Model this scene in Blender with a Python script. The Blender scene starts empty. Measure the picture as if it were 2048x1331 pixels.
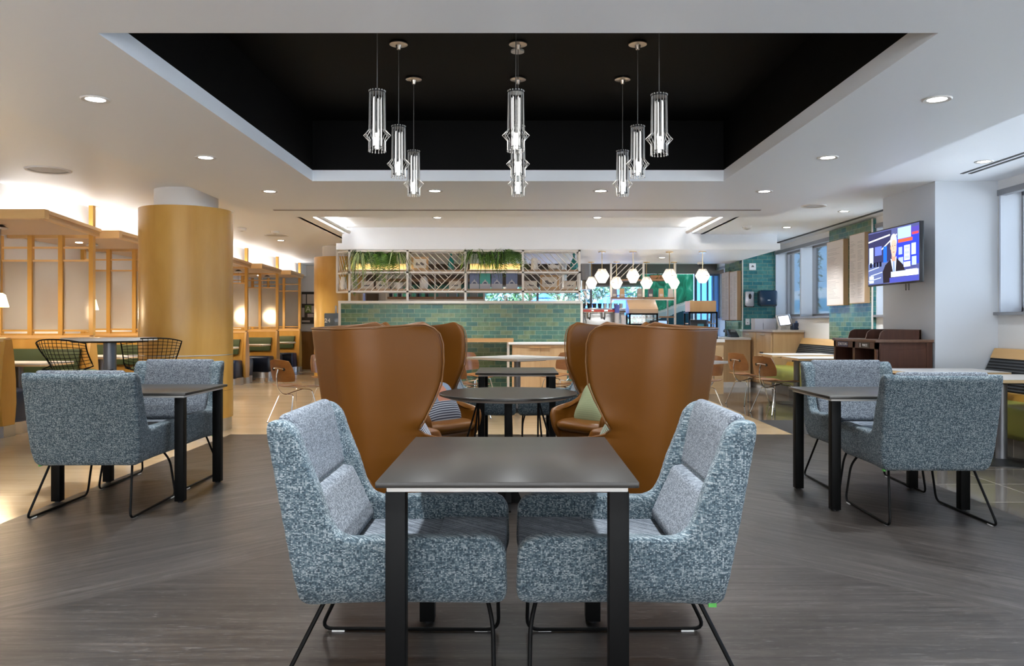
import bpy, bmesh, math, random
from mathutils import Vector, Matrix, noise as mnoise
random.seed(7)
C = bpy.context.scene.collection
PI = math.pi
R = math.radians
# ------------------------------------------------------------------ camera, world, exposure
F = 1600.0; VX = 1036.0; HZ = 645.0; EYE = 1.21
sc = bpy.context.scene
cam = bpy.data.cameras.new('camera'); co = bpy.data.objects.new('camera', cam); C.objects.link(co)
co.location = (0, 0, EYE); co.rotation_euler = (PI/2, 0, 0)
cam.sensor_width = 36; cam.lens = F/2048*36
cam.shift_x = (1024-VX)/2048; cam.shift_y = (HZ-665.5)/2048
cam.clip_start = 0.05; cam.clip_end = 300
sc.camera = co
sc.view_settings.view_transform = 'Standard'; sc.view_settings.look = 'None'
sc.view_settings.exposure = 1.12; sc.view_settings.gamma = 1
sc.cycles.max_bounces = 8; sc.cycles.diffuse_bounces = 5; sc.cycles.transparent_max_bounces = 16
sc.cycles.sample_clamp_indirect = 6; sc.cycles.caustics_reflective = False; sc.cycles.caustics_refractive = False
w = bpy.data.worlds.new('sky'); sc.world = w; w.use_nodes = True
nt = w.node_tree; nt.nodes.clear()
wo = nt.nodes.new('ShaderNodeOutputWorld'); bg = nt.nodes.new('ShaderNodeBackground')
tc = nt.nodes.new('ShaderNodeTexCoord'); sp = nt.nodes.new('ShaderNodeSeparateXYZ')
nt.links.new(tc.outputs['Generated'], sp.inputs[0])
mr = nt.nodes.new('ShaderNodeMapRange'); mr.inputs[1].default_value = -0.95; mr.inputs[2].default_value = 0.1
nt.links.new(sp.outputs['Y'], mr.inputs[0])          # added neutral fill sky for the open south end, bluer to the north
mx = nt.nodes.new('ShaderNodeMix'); mx.data_type = 'RGBA'
mx.inputs[6].default_value = (0.96, 0.98, 1.0, 1); mx.inputs[7].default_value = (0.36, 0.64, 1.0, 1)
nt.links.new(mr.outputs[0], mx.inputs[0]); nt.links.new(mx.outputs[2], bg.inputs[0])
ms = nt.nodes.new('ShaderNodeMapRange'); ms.inputs[1].default_value = -0.7; ms.inputs[2].default_value = -.1; ms.inputs[3].default_value = 2.0; ms.inputs[4].default_value = 2.7
nt.links.new(sp.outputs['Y'], ms.inputs[0]); m3 = nt.nodes.new('ShaderNodeMapRange'); m3.inputs[1].default_value = .3; m3.inputs[2].default_value = .9; m3.inputs[3].default_value = 1; m3.inputs[4].default_value = .8
nt.links.new(sp.outputs['Y'], m3.inputs[0]); mm = nt.nodes.new('ShaderNodeMath'); mm.operation = 'MULTIPLY'; nt.links.new(ms.outputs[0], mm.inputs[0]); nt.links.new(m3.outputs[0], mm.inputs[1]); nt.links.new(mm.outputs[0], bg.inputs[1])
nt.links.new(bg.outputs[0], wo.inputs[0])

sun = bpy.data.lights.new('sun', 'SUN'); sun.energy = 16; sun.angle = R(1.5); sun.color = (1,.98,.95)
so = bpy.data.objects.new('sun', sun); C.objects.link(so); so.rotation_euler = (R(28), 0, R(-6))   # added high sun from the south; paving outside bounces it to the ceiling

def X(px, Y): return (px-VX)*Y/F
def Z(py, Y): return EYE-(py-HZ)*Y/F

# ------------------------------------------------------------------ materials
MATS = {}
def mat(name, col=(.8,.8,.8), rough=.5, metal=0, emis=None, estr=1, spec=.5, coat=0, trans=0, ior=1.45, sheen=0):
    if name in MATS: return MATS[name]
    m = bpy.data.materials.new(name); m.use_nodes = True
    b = m.node_tree.nodes['Principled BSDF']
    b.inputs['Base Color'].default_value = (*col, 1); b.inputs['Roughness'].default_value = rough
    b.inputs['Metallic'].default_value = metal; b.inputs['Specular IOR Level'].default_value = spec
    b.inputs['Coat Weight'].default_value = coat; b.inputs['Transmission Weight'].default_value = trans
    b.inputs['IOR'].default_value = ior; b.inputs['Sheen Weight'].default_value = sheen
    if emis:
        b.inputs['Emission Color'].default_value = (*emis, 1); b.inputs['Emission Strength'].default_value = estr
    m.diffuse_color = (*col, 1)
    MATS[name] = m
    return m
def N(m, t, **kw):
    n = m.node_tree.nodes.new(t)
    for k, v in kw.items():
        if k.startswith('i_'): n.inputs[k[2:].replace('_', ' ')].default_value = v
        else: setattr(n, k, v)
    return n
def L(m, a, b): m.node_tree.links.new(a, b)
def coords(m, scale=(1,1,1), rot=(0,0,0), loc=(0,0,0)):
    t = N(m, 'ShaderNodeTexCoord'); mp = N(m, 'ShaderNodeMapping')
    mp.inputs['Scale'].default_value = scale; mp.inputs['Rotation'].default_value = rot; mp.inputs['Location'].default_value = loc
    L(m, t.outputs['Object'], mp.inputs[0]); return mp.outputs[0]
def ramp(m, fac, stops, mode='LINEAR'):
    r = N(m, 'ShaderNodeValToRGB'); r.color_ramp.interpolation = mode
    e = r.color_ramp.elements
    while len(e) < len(stops): e.new(0.5)
    for i, (p, c) in enumerate(stops):
        e[i].position = p; e[i].color = (*c, 1)
    L(m, fac, r.inputs[0]); return r.outputs[0]
def BS(m): return m.node_tree.nodes['Principled BSDF']
def bump(m, h, strength=.2, dist=.002):
    b = N(m, 'ShaderNodeBump'); b.inputs['Strength'].default_value = strength; b.inputs['Distance'].default_value = dist
    L(m, h, b.inputs['Height']); L(m, b.outputs[0], BS(m).inputs['Normal'])
def wood(name, c1, c2, scale=(3,3,40), rough=.35, rot=(0,0,0), coat=0.0):
    """grain runs along the axis with the smallest scale"""
    if name in MATS: return MATS[name]
    m = mat(name, c1, rough, coat=coat)
    n = N(m, 'ShaderNodeTexNoise'); n.inputs['Scale'].default_value = 1; n.inputs['Detail'].default_value = 5
    n.inputs['Roughness'].default_value = .6; n.inputs['Distortion'].default_value = .4
    L(m, coords(m, scale, rot), n.inputs['Vector'])
    L(m, ramp(m, n.outputs['Fac'], [(.3, c2), (.7, c1)]), BS(m).inputs['Base Color'])
    return m
white = mat('white_paint', (.72,.71,.70), .55)
pillar_m = mat('daylight_tinted_paint', (.56,.59,.63), .6)  # white wall paint with the window daylight's blue put into the colour
ceil_m = mat('ceiling_paint', (.85,.885,.935), .45)  # white paint tinted blue to offset the warm bounce light
wallp = mat('warm_white_paint', (.69,.68,.665), .6)
black_c = mat('black_ceiling_paint', (.0018,.0017,.0016), .6, spec=.12)
black = mat('black_powder_coat', (.0035,.0035,.0035), .45, spec=.13)
blackm = mat('black_plastic', (.015,.016,.018), .35)
chrome = mat('chrome', (.75,.75,.75), .12, 1)
steel = mat('brushed_steel', (.62,.6,.57), .28, 1)
grey_metal = mat('grey_column_metal', (.18,.185,.2), .4, .6)
brass = mat('brass', (.65,.47,.25), .25, 1)
maple = wood('maple_veneer', (.56,.315,.07), (.46,.235,.04), (4,4,.7), .32)
maple_h = wood('maple_trim', (.66,.42,.18), (.58,.34,.13), (.7,.7,6), .35)
oak = wood('oak_cabinet', (.55,.37,.20), (.47,.30,.15), (14,14,1), .4)
walnut = wood('dark_walnut', (.085,.035,.022), (.052,.02,.013), (22,22,1.2), .33)
ply = wood('walnut_plywood', (.31,.13,.038), (.20,.075,.02), (9,2,9), .28, coat=.2)
shelf_wood = wood('shelf_oak', (.40,.26,.15), (.32,.2,.11), (1,9,9), .45)
lam_white = mat('white_laminate', (.62,.60,.575), .3)
edge_birch = wood('birch_edge', (.72,.52,.30), (.6,.42,.22), (2,2,30), .45)
navy = mat('navy_vinyl', (.012,.022,.05), .32)
green_v = mat('olive_green_vinyl', (.06,.085,.035), .5)
lime_v = mat('lime_vinyl', (.30,.32,.055), .38)
lat_white = mat('white_metal_lattice', (.68,.65,.61), .4)
quartz = mat('white_quartz', (.74,.73,.72), .25)
frame_m = mat('grey_window_frame', (.26,.26,.275), .45, .3)
frame_b = mat('blue_grey_jamb', (.60,.64,.70), .5)

def glass_mat(name, tint=(1,1,1), gloss=.08):
    m = bpy.data.materials.new(name); m.use_nodes = True; t = m.node_tree; t.nodes.clear()
    o = t.nodes.new('ShaderNodeOutputMaterial'); mi = t.nodes.new('ShaderNodeMixShader')
    a = t.nodes.new('ShaderNodeBsdfTransparent'); a.inputs[0].default_value = (*tint, 1)
    g = t.nodes.new('ShaderNodeBsdfGlossy'); g.inputs['Roughness'].default_value = .02
    fr = t.nodes.new('ShaderNodeFresnel'); fr.inputs[0].default_value = 1.35
    ad = t.nodes.new('ShaderNodeMath'); ad.operation = 'MULTIPLY_ADD'; ad.inputs[1].default_value = .9; ad.inputs[2].default_value = gloss*.3
    t.links.new(fr.outputs[0], ad.inputs[0]); t.links.new(ad.outputs[0], mi.inputs[0])
    t.links.new(a.outputs[0], mi.inputs[1]); t.links.new(g.outputs[0], mi.inputs[2]); t.links.new(mi.outputs[0], o.inputs[0])
    MATS[name] = m; return m
glass = glass_mat('window_glass', (.93,.97,1))
tint_glass = glass_mat('tinted_glass', (.42,.62,.85))
cl_glass = glass_mat('clear_glass', (.94,.96,.95), .3)

# frosted screen: thin rough glass
def frosted():
    m = bpy.data.materials.new('frosted_glass'); m.use_nodes = True; t = m.node_tree; t.nodes.clear()
    o = t.nodes.new('ShaderNodeOutputMaterial'); mi = t.nodes.new('ShaderNodeMixShader'); mi.inputs[0].default_value = .55
    a = t.nodes.new('ShaderNodeBsdfRefraction'); a.inputs['IOR'].default_value = 1.25; a.inputs['Roughness'].default_value = .6
    a.inputs[0].default_value = (.80,.77,.73,1)
    g = t.nodes.new('ShaderNodeBsdfTranslucent'); g.inputs[0].default_value = (.50,.46,.41,1)
    d = t.nodes.new('ShaderNodeBsdfDiffuse'); d.inputs[0].default_value = (.42,.375,.32,1)
    m2 = t.nodes.new('ShaderNodeMixShader'); m2.inputs[0].default_value = .5
    t.links.new(g.outputs[0], m2.inputs[1]); t.links.new(d.outputs[0], m2.inputs[2])
    t.links.new(a.outputs[0], mi.inputs[1]); t.links.new(m2.outputs[0], mi.inputs[2]); t.links.new(mi.outputs[0], o.inputs[0])
    return m
frost = frosted()

def emat(name, col, strength):
    m = mat(name, (0,0,0), 1, emis=col, estr=strength, spec=0); return m
led = emat('lamp_lens', (1,.95,.88), 14)
led_strip = emat('led_strip', (1,.97,.93), 26)
bulb_m = emat('pendant_tube', (1,.96,.9), 9)
globe_em = emat('globe_bulb', (1,.86,.68), 7)
shade_em = emat('lit_shade', (1,.72,.42), 4.5)
warm_strip = emat('warm_shelf_strip', (1,.72,.36), 1.3)

# tweed fabric
def tweed(name, stops, pu=.0054, pv=.0037, rib=.6):
    """woven cloth: small random yarn cells in ribs, with longer slubs both ways"""
    m = mat(name, stops[1][1], .92, sheen=.1)
    t = N(m, 'ShaderNodeTexCoord'); s_ = N(m, 'ShaderNodeSeparateXYZ')
    wob = N(m, 'ShaderNodeTexNoise'); wob.inputs['Scale'].default_value = 40; L(m, t.outputs['Object'], wob.inputs['Vector'])
    vm = N(m, 'ShaderNodeVectorMath', operation='MULTIPLY_ADD'); vm.inputs[1].default_value = (.006,.006,.006); L(m, wob.outputs['Color'], vm.inputs[0]); L(m, t.outputs['Object'], vm.inputs[2])
    L(m, vm.outputs[0], s_.inputs[0])
    u = N(m, 'ShaderNodeMath', operation='ADD'); L(m, s_.outputs['X'], u.inputs[0]); L(m, s_.outputs['Y'], u.inputs[1])
    us = N(m, 'ShaderNodeMath', operation='DIVIDE'); us.inputs[1].default_value = pu; L(m, u.outputs[0], us.inputs[0])
    uf = N(m, 'ShaderNodeMath', operation='FLOOR'); L(m, us.outputs[0], uf.inputs[0])
    off = N(m, 'ShaderNodeMath', operation='MULTIPLY_ADD'); off.inputs[1].default_value = .5; L(m, uf.outputs[0], off.inputs[0])
    vs = N(m, 'ShaderNodeMath', operation='DIVIDE'); vs.inputs[1].default_value = pv; L(m, s_.outputs['Z'], vs.inputs[0]); L(m, vs.outputs[0], off.inputs[2])
    vf = N(m, 'ShaderNodeMath', operation='FLOOR'); L(m, off.outputs[0], vf.inputs[0])
    c = N(m, 'ShaderNodeCombineXYZ'); L(m, uf.outputs[0], c.inputs[0]); L(m, vf.outputs[0], c.inputs[1])
    wn = N(m, 'ShaderNodeTexWhiteNoise'); wn.noise_dimensions = '2D'; L(m, c.outputs[0], wn.inputs['Vector'])
    n1 = N(m, 'ShaderNodeTexNoise'); n1.inputs['Scale'].default_value = 1; L(m, coords(m, (.9/pu,.9/pu,30)), n1.inputs['Vector'])
    n2 = N(m, 'ShaderNodeTexNoise'); n2.inputs['Scale'].default_value = 1; L(m, coords(m, (22,22,.9/pv)), n2.inputs['Vector'])
    def mad(a_, k, b_):
        q = N(m, 'ShaderNodeMath', operation='MULTIPLY_ADD'); q.inputs[1].default_value = k; L(m, a_, q.inputs[0])
        if b_ is None: q.inputs[2].default_value = 0
        else: L(m, b_, q.inputs[2])
        return q.outputs[0]
    tot = mad(n1.outputs['Fac'], .32, mad(n2.outputs['Fac'], .36, mad(wn.outputs['Value'], .36, None)))
    col = ramp(m, tot, stops)
    # each yarn bead is darker toward its edge
    fu = N(m, 'ShaderNodeMath', operation='FRACT'); L(m, us.outputs[0], fu.inputs[0]); fv = N(m, 'ShaderNodeMath', operation='FRACT'); L(m, off.outputs[0], fv.inputs[0])
    def hill(x):
        a_ = N(m, 'ShaderNodeMath', operation='MULTIPLY'); a_.inputs[1].default_value = PI; L(m, x, a_.inputs[0])
        b_ = N(m, 'ShaderNodeMath', operation='SINE'); L(m, a_.outputs[0], b_.inputs[0]); return b_.outputs[0]
    h = N(m, 'ShaderNodeMath', operation='MULTIPLY'); L(m, hill(fu.outputs[0]), h.inputs[0]); L(m, hill(fv.outputs[0]), h.inputs[1])
    mu = N(m, 'ShaderNodeMix', data_type='RGBA', blend_type='MULTIPLY'); mu.inputs[0].default_value = rib
    L(m, col, mu.inputs[6]); L(m, ramp(m, h.outputs[0], [(0,(.3,.32,.35)),(.45,(1,1,1))]), mu.inputs[7])
    L(m, mu.outputs[2], BS(m).inputs['Base Color']); bump(m, h.outputs[0], .5, .002)
    return m
tweed_m = tweed('blue_grey_tweed', [(.36,(.028,.048,.064)),(.48,(.075,.115,.138)),(.58,(.13,.168,.185)),(.70,(.29,.325,.335))])
tweed_c = tweed('grey_tweed_cushion', [(.38,(.06,.07,.09)),(.52,(.13,.15,.175)),(.68,(.26,.285,.31))], .0045, .0035, .4)
leather = mat('tan_leather', (.140,.048,.0035), .42, spec=.35)
nn = N(leather, 'ShaderNodeTexNoise'); nn.inputs['Scale'].default_value = 350; L(leather, coords(leather), nn.inputs['Vector']); bump(leather, nn.outputs['Fac'], .08, .0006)
pipe_m = mat('leather_piping', (.19,.085,.028), .4)
lam_black = mat('black_laminate_top', (.026,.023,.020), .30)

def tile_mat(name, axis, hues):
    m = mat(name, (.2,.4,.3), .24, coat=0, spec=.35)
    t = N(m, 'ShaderNodeTexCoord'); s = N(m, 'ShaderNodeSeparateXYZ'); c = N(m, 'ShaderNodeCombineXYZ')
    L(m, t.outputs['Object'], s.inputs[0]); L(m, s.outputs[axis], c.inputs[0]); L(m, s.outputs['Z'], c.inputs[1])
    b = N(m, 'ShaderNodeTexBrick'); b.offset = .5
    for k, v in (('Scale',1),('Mortar Size',.0028),('Mortar Smooth',.1),('Bias',0),('Brick Width',.192),('Row Height',.072)): b.inputs[k].default_value = v
    b.inputs['Color1'].default_value = (0,0,0,1); b.inputs['Color2'].default_value = (1,1,1,1); b.inputs['Mortar'].default_value = (.5,.5,.5,1)
    L(m, c.outputs[0], b.inputs['Vector'])
    n = N(m, 'ShaderNodeTexNoise'); n.inputs['Scale'].default_value = 14; n.inputs['Detail'].default_value = 3; L(m, c.outputs[0], n.inputs['Vector'])
    base = ramp(m, b.outputs['Color'], hues)
    mo = N(m, 'ShaderNodeMix', data_type='RGBA', blend_type='OVERLAY'); mo.inputs[0].default_value = .45; L(m, base, mo.inputs[6]); L(m, n.outputs['Fac'], mo.inputs[7])
    mi = N(m, 'ShaderNodeMix', data_type='RGBA'); L(m, b.outputs['Fac'], mi.inputs[0]); L(m, mo.outputs[2], mi.inputs[6]); mi.inputs[7].default_value = (.26,.31,.22,1)
    L(m, mi.outputs[2], BS(m).inputs['Base Color'])
    iv = N(m, 'ShaderNodeMath', operation='MULTIPLY_ADD'); iv.inputs[1].default_value = -1.5; L(m, b.outputs['Fac'], iv.inputs[0]); L(m, n.outputs['Fac'], iv.inputs[2])
    bump(m, iv.outputs[0], .35, .003)
    return m
HG = [(0,(.028,.105,.095)),(.25,(.068,.145,.095)),(.5,(.05,.14,.11)),(.75,(.105,.17,.09)),(1,(.13,.18,.10))]
HT = [(0,(.03,.15,.17)),(.5,(.055,.20,.20)),(1,(.09,.24,.21))]
tile_x = tile_mat('green_tile_x', 'X', HG); tile_y = tile_mat('green_tile_y', 'Y', HG); tile_t = tile_mat('teal_tile_x', 'X', HT)

def plank_mat(name, ang, cols, rough, width=.16, length=1.2, var=.5, grain=1.0, bumpy=.1):
    m = mat(name, cols[0], rough)
    v = coords(m, (1,1,1), (0,0,ang))
    b = N(m, 'ShaderNodeTexBrick'); b.offset = .37
    for k, vv in (('Scale',1),('Mortar Size',.0008),('Bias',0),('Brick Width',length),('Row Height',width)): b.inputs[k].default_value = vv
    b.inputs['Color1'].default_value = (0,0,0,1); b.inputs['Color2'].default_value = (1,1,1,1); b.inputs['Mortar'].default_value = (.2,.2,.2,1)
    L(m, v, b.inputs['Vector'])
    mp = N(m, 'ShaderNodeMapping'); mp.inputs['Scale'].default_value = (1.6,26,1); L(m, v, mp.inputs[0])
    n = N(m, 'ShaderNodeTexNoise'); n.inputs['Scale'].default_value = grain; n.inputs['Detail'].default_value = 8; n.inputs['Roughness'].default_value = .68; n.inputs['Distortion'].default_value = .5
    L(m, mp.outputs[0], n.inputs['Vector'])
    mix = N(m, 'ShaderNodeMix', data_type='FLOAT'); mix.inputs[0].default_value = var*.22
    L(m, n.outputs['Fac'], mix.inputs[2]); L(m, b.outputs['Color'], mix.inputs[3])
    L(m, ramp(m, mix.outputs[0], [(.3, cols[0]), (.52, cols[1]), (.75, cols[2])]), BS(m).inputs['Base Color'])
    L(m, ramp(m, n.outputs['Fac'], [(.3, (rough*1.15,)*3), (.7, (rough*.85,)*3)]), BS(m).inputs['Roughness'])
    if var == .5:
        sc_ = N(m, 'ShaderNodeTexNoise'); sc_.inputs['Scale'].default_value = 1; sc_.inputs['Detail'].default_value = 3; sc_.inputs['Distortion'].default_value = 2.5
        mp2 = N(m, 'ShaderNodeMapping'); mp2.inputs['Scale'].default_value = (7,95,1); L(m, v, mp2.inputs[0]); L(m, mp2.outputs[0], sc_.inputs['Vector'])
        ad = N(m, 'ShaderNodeMix', data_type='RGBA', blend_type='SCREEN'); L(m, ramp(m, sc_.outputs['Fac'], [(.60,(0,0,0)),(.70,(.22,.22,.22))]), ad.inputs[0])
        src = BS(m).inputs['Base Color'].links[0].from_socket; L(m, src, ad.inputs[6]); ad.inputs[7].default_value = (.35,.33,.31,1); L(m, ad.outputs[2], BS(m).inputs['Base Color'])
    bump(m, n.outputs['Fac'], bumpy, .001)
    return m
VC = [(.010,.0073,.006), (.022,.017,.014), (.054,.044,.038)]
vin_x = plank_mat('dark_vinyl_plank', 0, VC, .36)
vin_w = plank_mat('dark_vinyl_plank_west', R(-45), [(.014,.0107,.009),(.032,.026,.022),(.070,.059,.052)], .36)
vin_e = plank_mat('dark_vinyl_plank_east', R(45), [(.014,.0107,.009),(.032,.026,.022),(.070,.059,.052)], .36)
oak_f = plank_mat('pale_oak_floor', 0, [(.40,.275,.15),(.49,.35,.205),(.55,.41,.26)], .2, .2, 1.6, .7, .8, .02)
def floor_tile():
    m = mat('grey_floor_tile', (.1,.09,.08), .09)
    b = N(m, 'ShaderNodeTexBrick'); b.offset = 0
    for k, vv in (('Scale',1),('Mortar Size',.004),('Bias',0),('Brick Width',.6),('Row Height',.6)): b.inputs[k].default_value = vv
    b.inputs['Color1'].default_value = (.075,.066,.058,1); b.inputs['Color2'].default_value = (.12,.105,.09,1); b.inputs['Mortar'].default_value = (.32,.29,.25,1)
    L(m, coords(m), b.inputs['Vector']); L(m, b.outputs['Color'], BS(m).inputs['Base Color']); return m
ftile = floor_tile()

# ------------------------------------------------------------------ mesh helpers
class MB:
    def __init__(s): s.v = []; s.f = []; s.mi = []; s.cur = 0; s.M = Matrix.Identity(4)
    def av(s, pts):
        o = len(s.v); s.v += [tuple(s.M @ Vector(p)) for p in pts]; return o
    def af(s, f): s.f.append(tuple(f)); s.mi.append(s.cur)
    def box(s, x0, x1, y0, y1, z0, z1):
        o = s.av([(x0,y0,z0),(x1,y0,z0),(x1,y1,z0),(x0,y1,z0),(x0,y0,z1),(x1,y0,z1),(x1,y1,z1),(x0,y1,z1)])
        for q in ((0,3,2,1),(4,5,6,7),(0,1,5,4),(1,2,6,5),(2,3,7,6),(3,0,4,7)): s.af([o+i for i in q])
        return s
    def poly(s, pts):
        o = s.av(pts); s.af(range(o, o+len(pts))); return s
    def prism(s, poly, axis, a, b):
        """poly: 2D points, extruded along axis from a to b. x: (y,z) y: (x,z) z: (x,y)"""
        def P(p, h): return {'x': (h,p[0],p[1]), 'y': (p[0],h,p[1]), 'z': (p[0],p[1],h)}[axis]
        n = len(poly); o = s.av([P(p, a) for p in poly]+[P(p, b) for p in poly])
        s.af([o+i for i in range(n)][::-1]); s.af([o+n+i for i in range(n)])
        for i in range(n): s.af([o+i, o+(i+1)%n, o+n+(i+1)%n, o+n+i])
        return s
    def tube(s, pts, r, n=8, closed=False):
        pts = [Vector(p) for p in pts]; m = len(pts); rings = []
        up = None
        for i, p in enumerate(pts):
            if closed: d = (pts[(i+1)%m]-pts[i-1])
            else: d = (pts[min(i+1,m-1)]-pts[max(i-1,0)])
            if d.length < 1e-9: d = Vector((0,0,1))
            d.normalize()
            if up is None: up = Vector((0,0,1)) if abs(d.z) < .9 else Vector((1,0,0))
            a = d.cross(up)
            if a.length < 1e-4: a = d.cross(Vector((0,1,0)))
            a.normalize(); b = a.cross(d).normalized(); up = b
            rr = r[i] if isinstance(r, (list,tuple)) else r
            rings.append(s.av([p+a*math.cos(2*PI*k/n)*rr+b*math.sin(2*PI*k/n)*rr for k in range(n)]))
        for i in range(m if closed else m-1):
            a, b = rings[i], rings[(i+1)%m]
            for k in range(n): s.af([a+k, a+(k+1)%n, b+(k+1)%n, b+k])
        if not closed:
            s.af([rings[0]+k for k in range(n)][::-1]); s.af([rings[-1]+k for k in range(n)])
        return s
    def lathe(s, prof, c=(0,0), n=24, cap=True):
        rings = [s.av([(c[0]+r*math.cos(2*PI*k/n), c[1]+r*math.sin(2*PI*k/n), z) for k in range(n)]) for r, z in prof]
        for a, b in zip(rings, rings[1:]):
            for k in range(n): s.af([a+k, a+(k+1)%n, b+(k+1)%n, b+k])
        if cap: s.af([rings[0]+k for k in range(n)][::-1]); s.af([rings[-1]+k for k in range(n)])
        return s
    def grid(s, fn, nu, nv, cu=False):
        o = s.av([fn(i/(nu if cu else nu-1), j/(nv-1)) for j in range(nv) for i in range(nu)])
        for j in range(nv-1):
            for i in range(nu if cu else nu-1):
                s.af([o+j*nu+i, o+j*nu+(i+1)%nu, o+(j+1)*nu+(i+1)%nu, o+(j+1)*nu+i])
        return s
    def sphere(s, c, r, n=12, k=8, sz=1):
        return s.lathe([(max(r*math.sin(PI*j/k), 1e-4), c[2]-r*sz*math.cos(PI*j/k)) for j in range(k+1)], (c[0],c[1]), n)
    def build(s, name, m, parent=None, smooth=35, bevel=0, seg=2):
        me = bpy.data.meshes.new(name); me.from_pydata(s.v, [], s.f)
        ms = m if isinstance(m, (list,tuple)) else [m]
        for x in ms: me.materials.append(x)
        if len(ms) > 1: me.polygons.foreach_set('material_index', s.mi)
        me.validate(); 
        bm = bmesh.new(); bm.from_mesh(me); bmesh.ops.recalc_face_normals(bm, faces=bm.faces); bm.to_mesh(me); bm.free()
        o = bpy.data.objects.new(name, me); C.objects.link(o)
        if parent: o.parent = parent
        if bevel:
            b = o.modifiers.new('bevel', 'BEVEL'); b.width = bevel; b.segments = seg; b.limit_method = 'ANGLE'; b.angle_limit = R(40)
            bake(o)
        if smooth:
            me = o.data
            me.polygons.foreach_set('use_smooth', [True]*len(me.polygons)); me.set_sharp_from_angle(angle=R(smooth))
        return o
def bake(o):
    dg = bpy.context.evaluated_depsgraph_get(); dg.update()
    me = bpy.data.meshes.new_from_object(o.evaluated_get(dg)); o.modifiers.clear(); o.data = me
def B(name, x0, x1, y0, y1, z0, z1, m, parent=None, bevel=0): return MB().box(x0,x1,y0,y1,z0,z1).build(name, m, parent, 35, bevel)
def tag(o, label, cat, group=None, kind=None):
    o['label'] = label; o['category'] = cat
    if group: o['group'] = group
    if kind: o['kind'] = kind
    return o
def thing(name, label, cat, loc=(0,0,0), rz=0, group=None):
    o = bpy.data.objects.new(name, None); C.objects.link(o); o.empty_display_size = .1
    o.location = loc; o.rotation_euler = (0,0,rz); return tag(o, label, cat, group)
def struct(o): o['kind'] = 'structure'; return o
KIDS = {}
def dup(o, loc=None, rz=None, label=None, parent=None):
    c = o.copy(); C.objects.link(c)
    if parent is not None: c.parent = parent
    if loc is not None: c.location = loc
    if rz is not None: c.rotation_euler = (0,0,rz)
    if label: c['label'] = label
    for k in list(o.children):
        dup(k, parent=c)
    return c
def text(name, s, size, m, parent, loc, rot=(PI/2,0,0), align='CENTER', ext=.001, sx=1):
    cu = bpy.data.curves.new(name, 'FONT'); cu.body = s; cu.size = size; cu.align_x = align; cu.align_y = 'CENTER'; cu.extrude = ext
    cu.resolution_u = 3
    t = bpy.data.objects.new(name, cu); C.objects.link(t)
    dg = bpy.context.evaluated_depsgraph_get(); dg.update()
    me = bpy.data.meshes.new_from_object(t.evaluated_get(dg)); bpy.data.objects.remove(t)
    me.materials.clear(); me.materials.append(m)
    o = bpy.data.objects.new(name, me); C.objects.link(o); o.parent = parent; o.location = loc; o.rotation_euler = rot; o.scale = (sx,1,1)
    return o
def arcpts(c, r, a0, a1, n=6): return [(c[0]+r*math.cos(a0+(a1-a0)*i/n), c[1]+r*math.sin(a0+(a1-a0)*i/n)) for i in range(n+1)]
def smooth_path(pts, r=.04, n=5):
    """round the corners of a 3D polyline"""
    pts = [Vector(p) for p in pts]; out = [pts[0]]
    for a, b, c in zip(pts, pts[1:], pts[2:]):
        d1 = (a-b); d2 = (c-b); k = min(r, d1.length*.45, d2.length*.45)
        p, q = b+d1.normalized()*k, b+d2.normalized()*k
        for i in range(n+1):
            t = i/n; out.append(p*(1-t)**2+b*2*t*(1-t)+q*t*t)
    out.append(pts[-1]); return out
def spot(parent, loc, power, size=R(110), blend=.8, radius=.06, col=(.89,.95,1), rot=(0,0,0)):
    l = bpy.data.lights.new('lamp_light', 'SPOT'); l.energy = power; l.spot_size = size; l.spot_blend = blend; l.shadow_soft_size = radius; l.color = col
    o = bpy.data.objects.new('lamp_light', l); C.objects.link(o); o.location = loc; o.rotation_euler = rot; o.parent = parent; return o
def point(parent, loc, power, radius=.05, col=(1,.9,.78)):
    l = bpy.data.lights.new('lamp_light', 'POINT'); l.energy = power; l.shadow_soft_size = radius; l.color = col
    o = bpy.data.objects.new('lamp_light', l); C.objects.link(o); o.location = loc; o.parent = parent; return o
# ------------------------------------------------------------------ setting: floor
fl = MB(); A = 3.12; YC = 5.4; Y1 = 8.68; YB = -4
fl.cur = 0   # planks laid along x
fl.poly([(-A,YB,0),(A,YB,0),(A,YC-A,0),(0,YC,0),(-A,YC-A,0)]); fl.poly([(0,YC,0),(A,YC+A,0),(A,Y1,0),(-A,Y1,0),(-A,YC+A,0)])
fl.cur = 1; fl.poly([(-A,YC-A,0),(0,YC,0),(-A,YC+A,0)])
fl.cur = 2; fl.poly([(A,YC-A,0),(A,YC+A,0),(0,YC,0)])
struct(fl.build('floor', [vin_x, vin_w, vin_e], smooth=0))
fl = MB(); fl.poly([(-7,YB,0),(-A,YB,0),(-A,21,0),(-7,21,0)]); fl.poly([(-A,Y1,0),(2.98,Y1,0),(2.98,21,0),(-A,21,0)])
struct(fl.build('floor', oak_f, smooth=0))
fl = MB(); fl.poly([(A,YB,0),(5.4,YB,0),(5.4,Y1,0),(A,Y1,0)]); fl.poly([(2.98,9.95,0),(5.4,9.95,0),(5.4,21,0),(2.98,21,0)])
struct(fl.build('floor', ftile, smooth=0))
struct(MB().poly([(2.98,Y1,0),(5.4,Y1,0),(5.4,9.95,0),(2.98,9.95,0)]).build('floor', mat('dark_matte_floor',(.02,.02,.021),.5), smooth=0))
struct(B('ground', -60, 60, -60, 120, -.12, -.02, mat('pale_paving', (.62,.61,.60), .8)))
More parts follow.
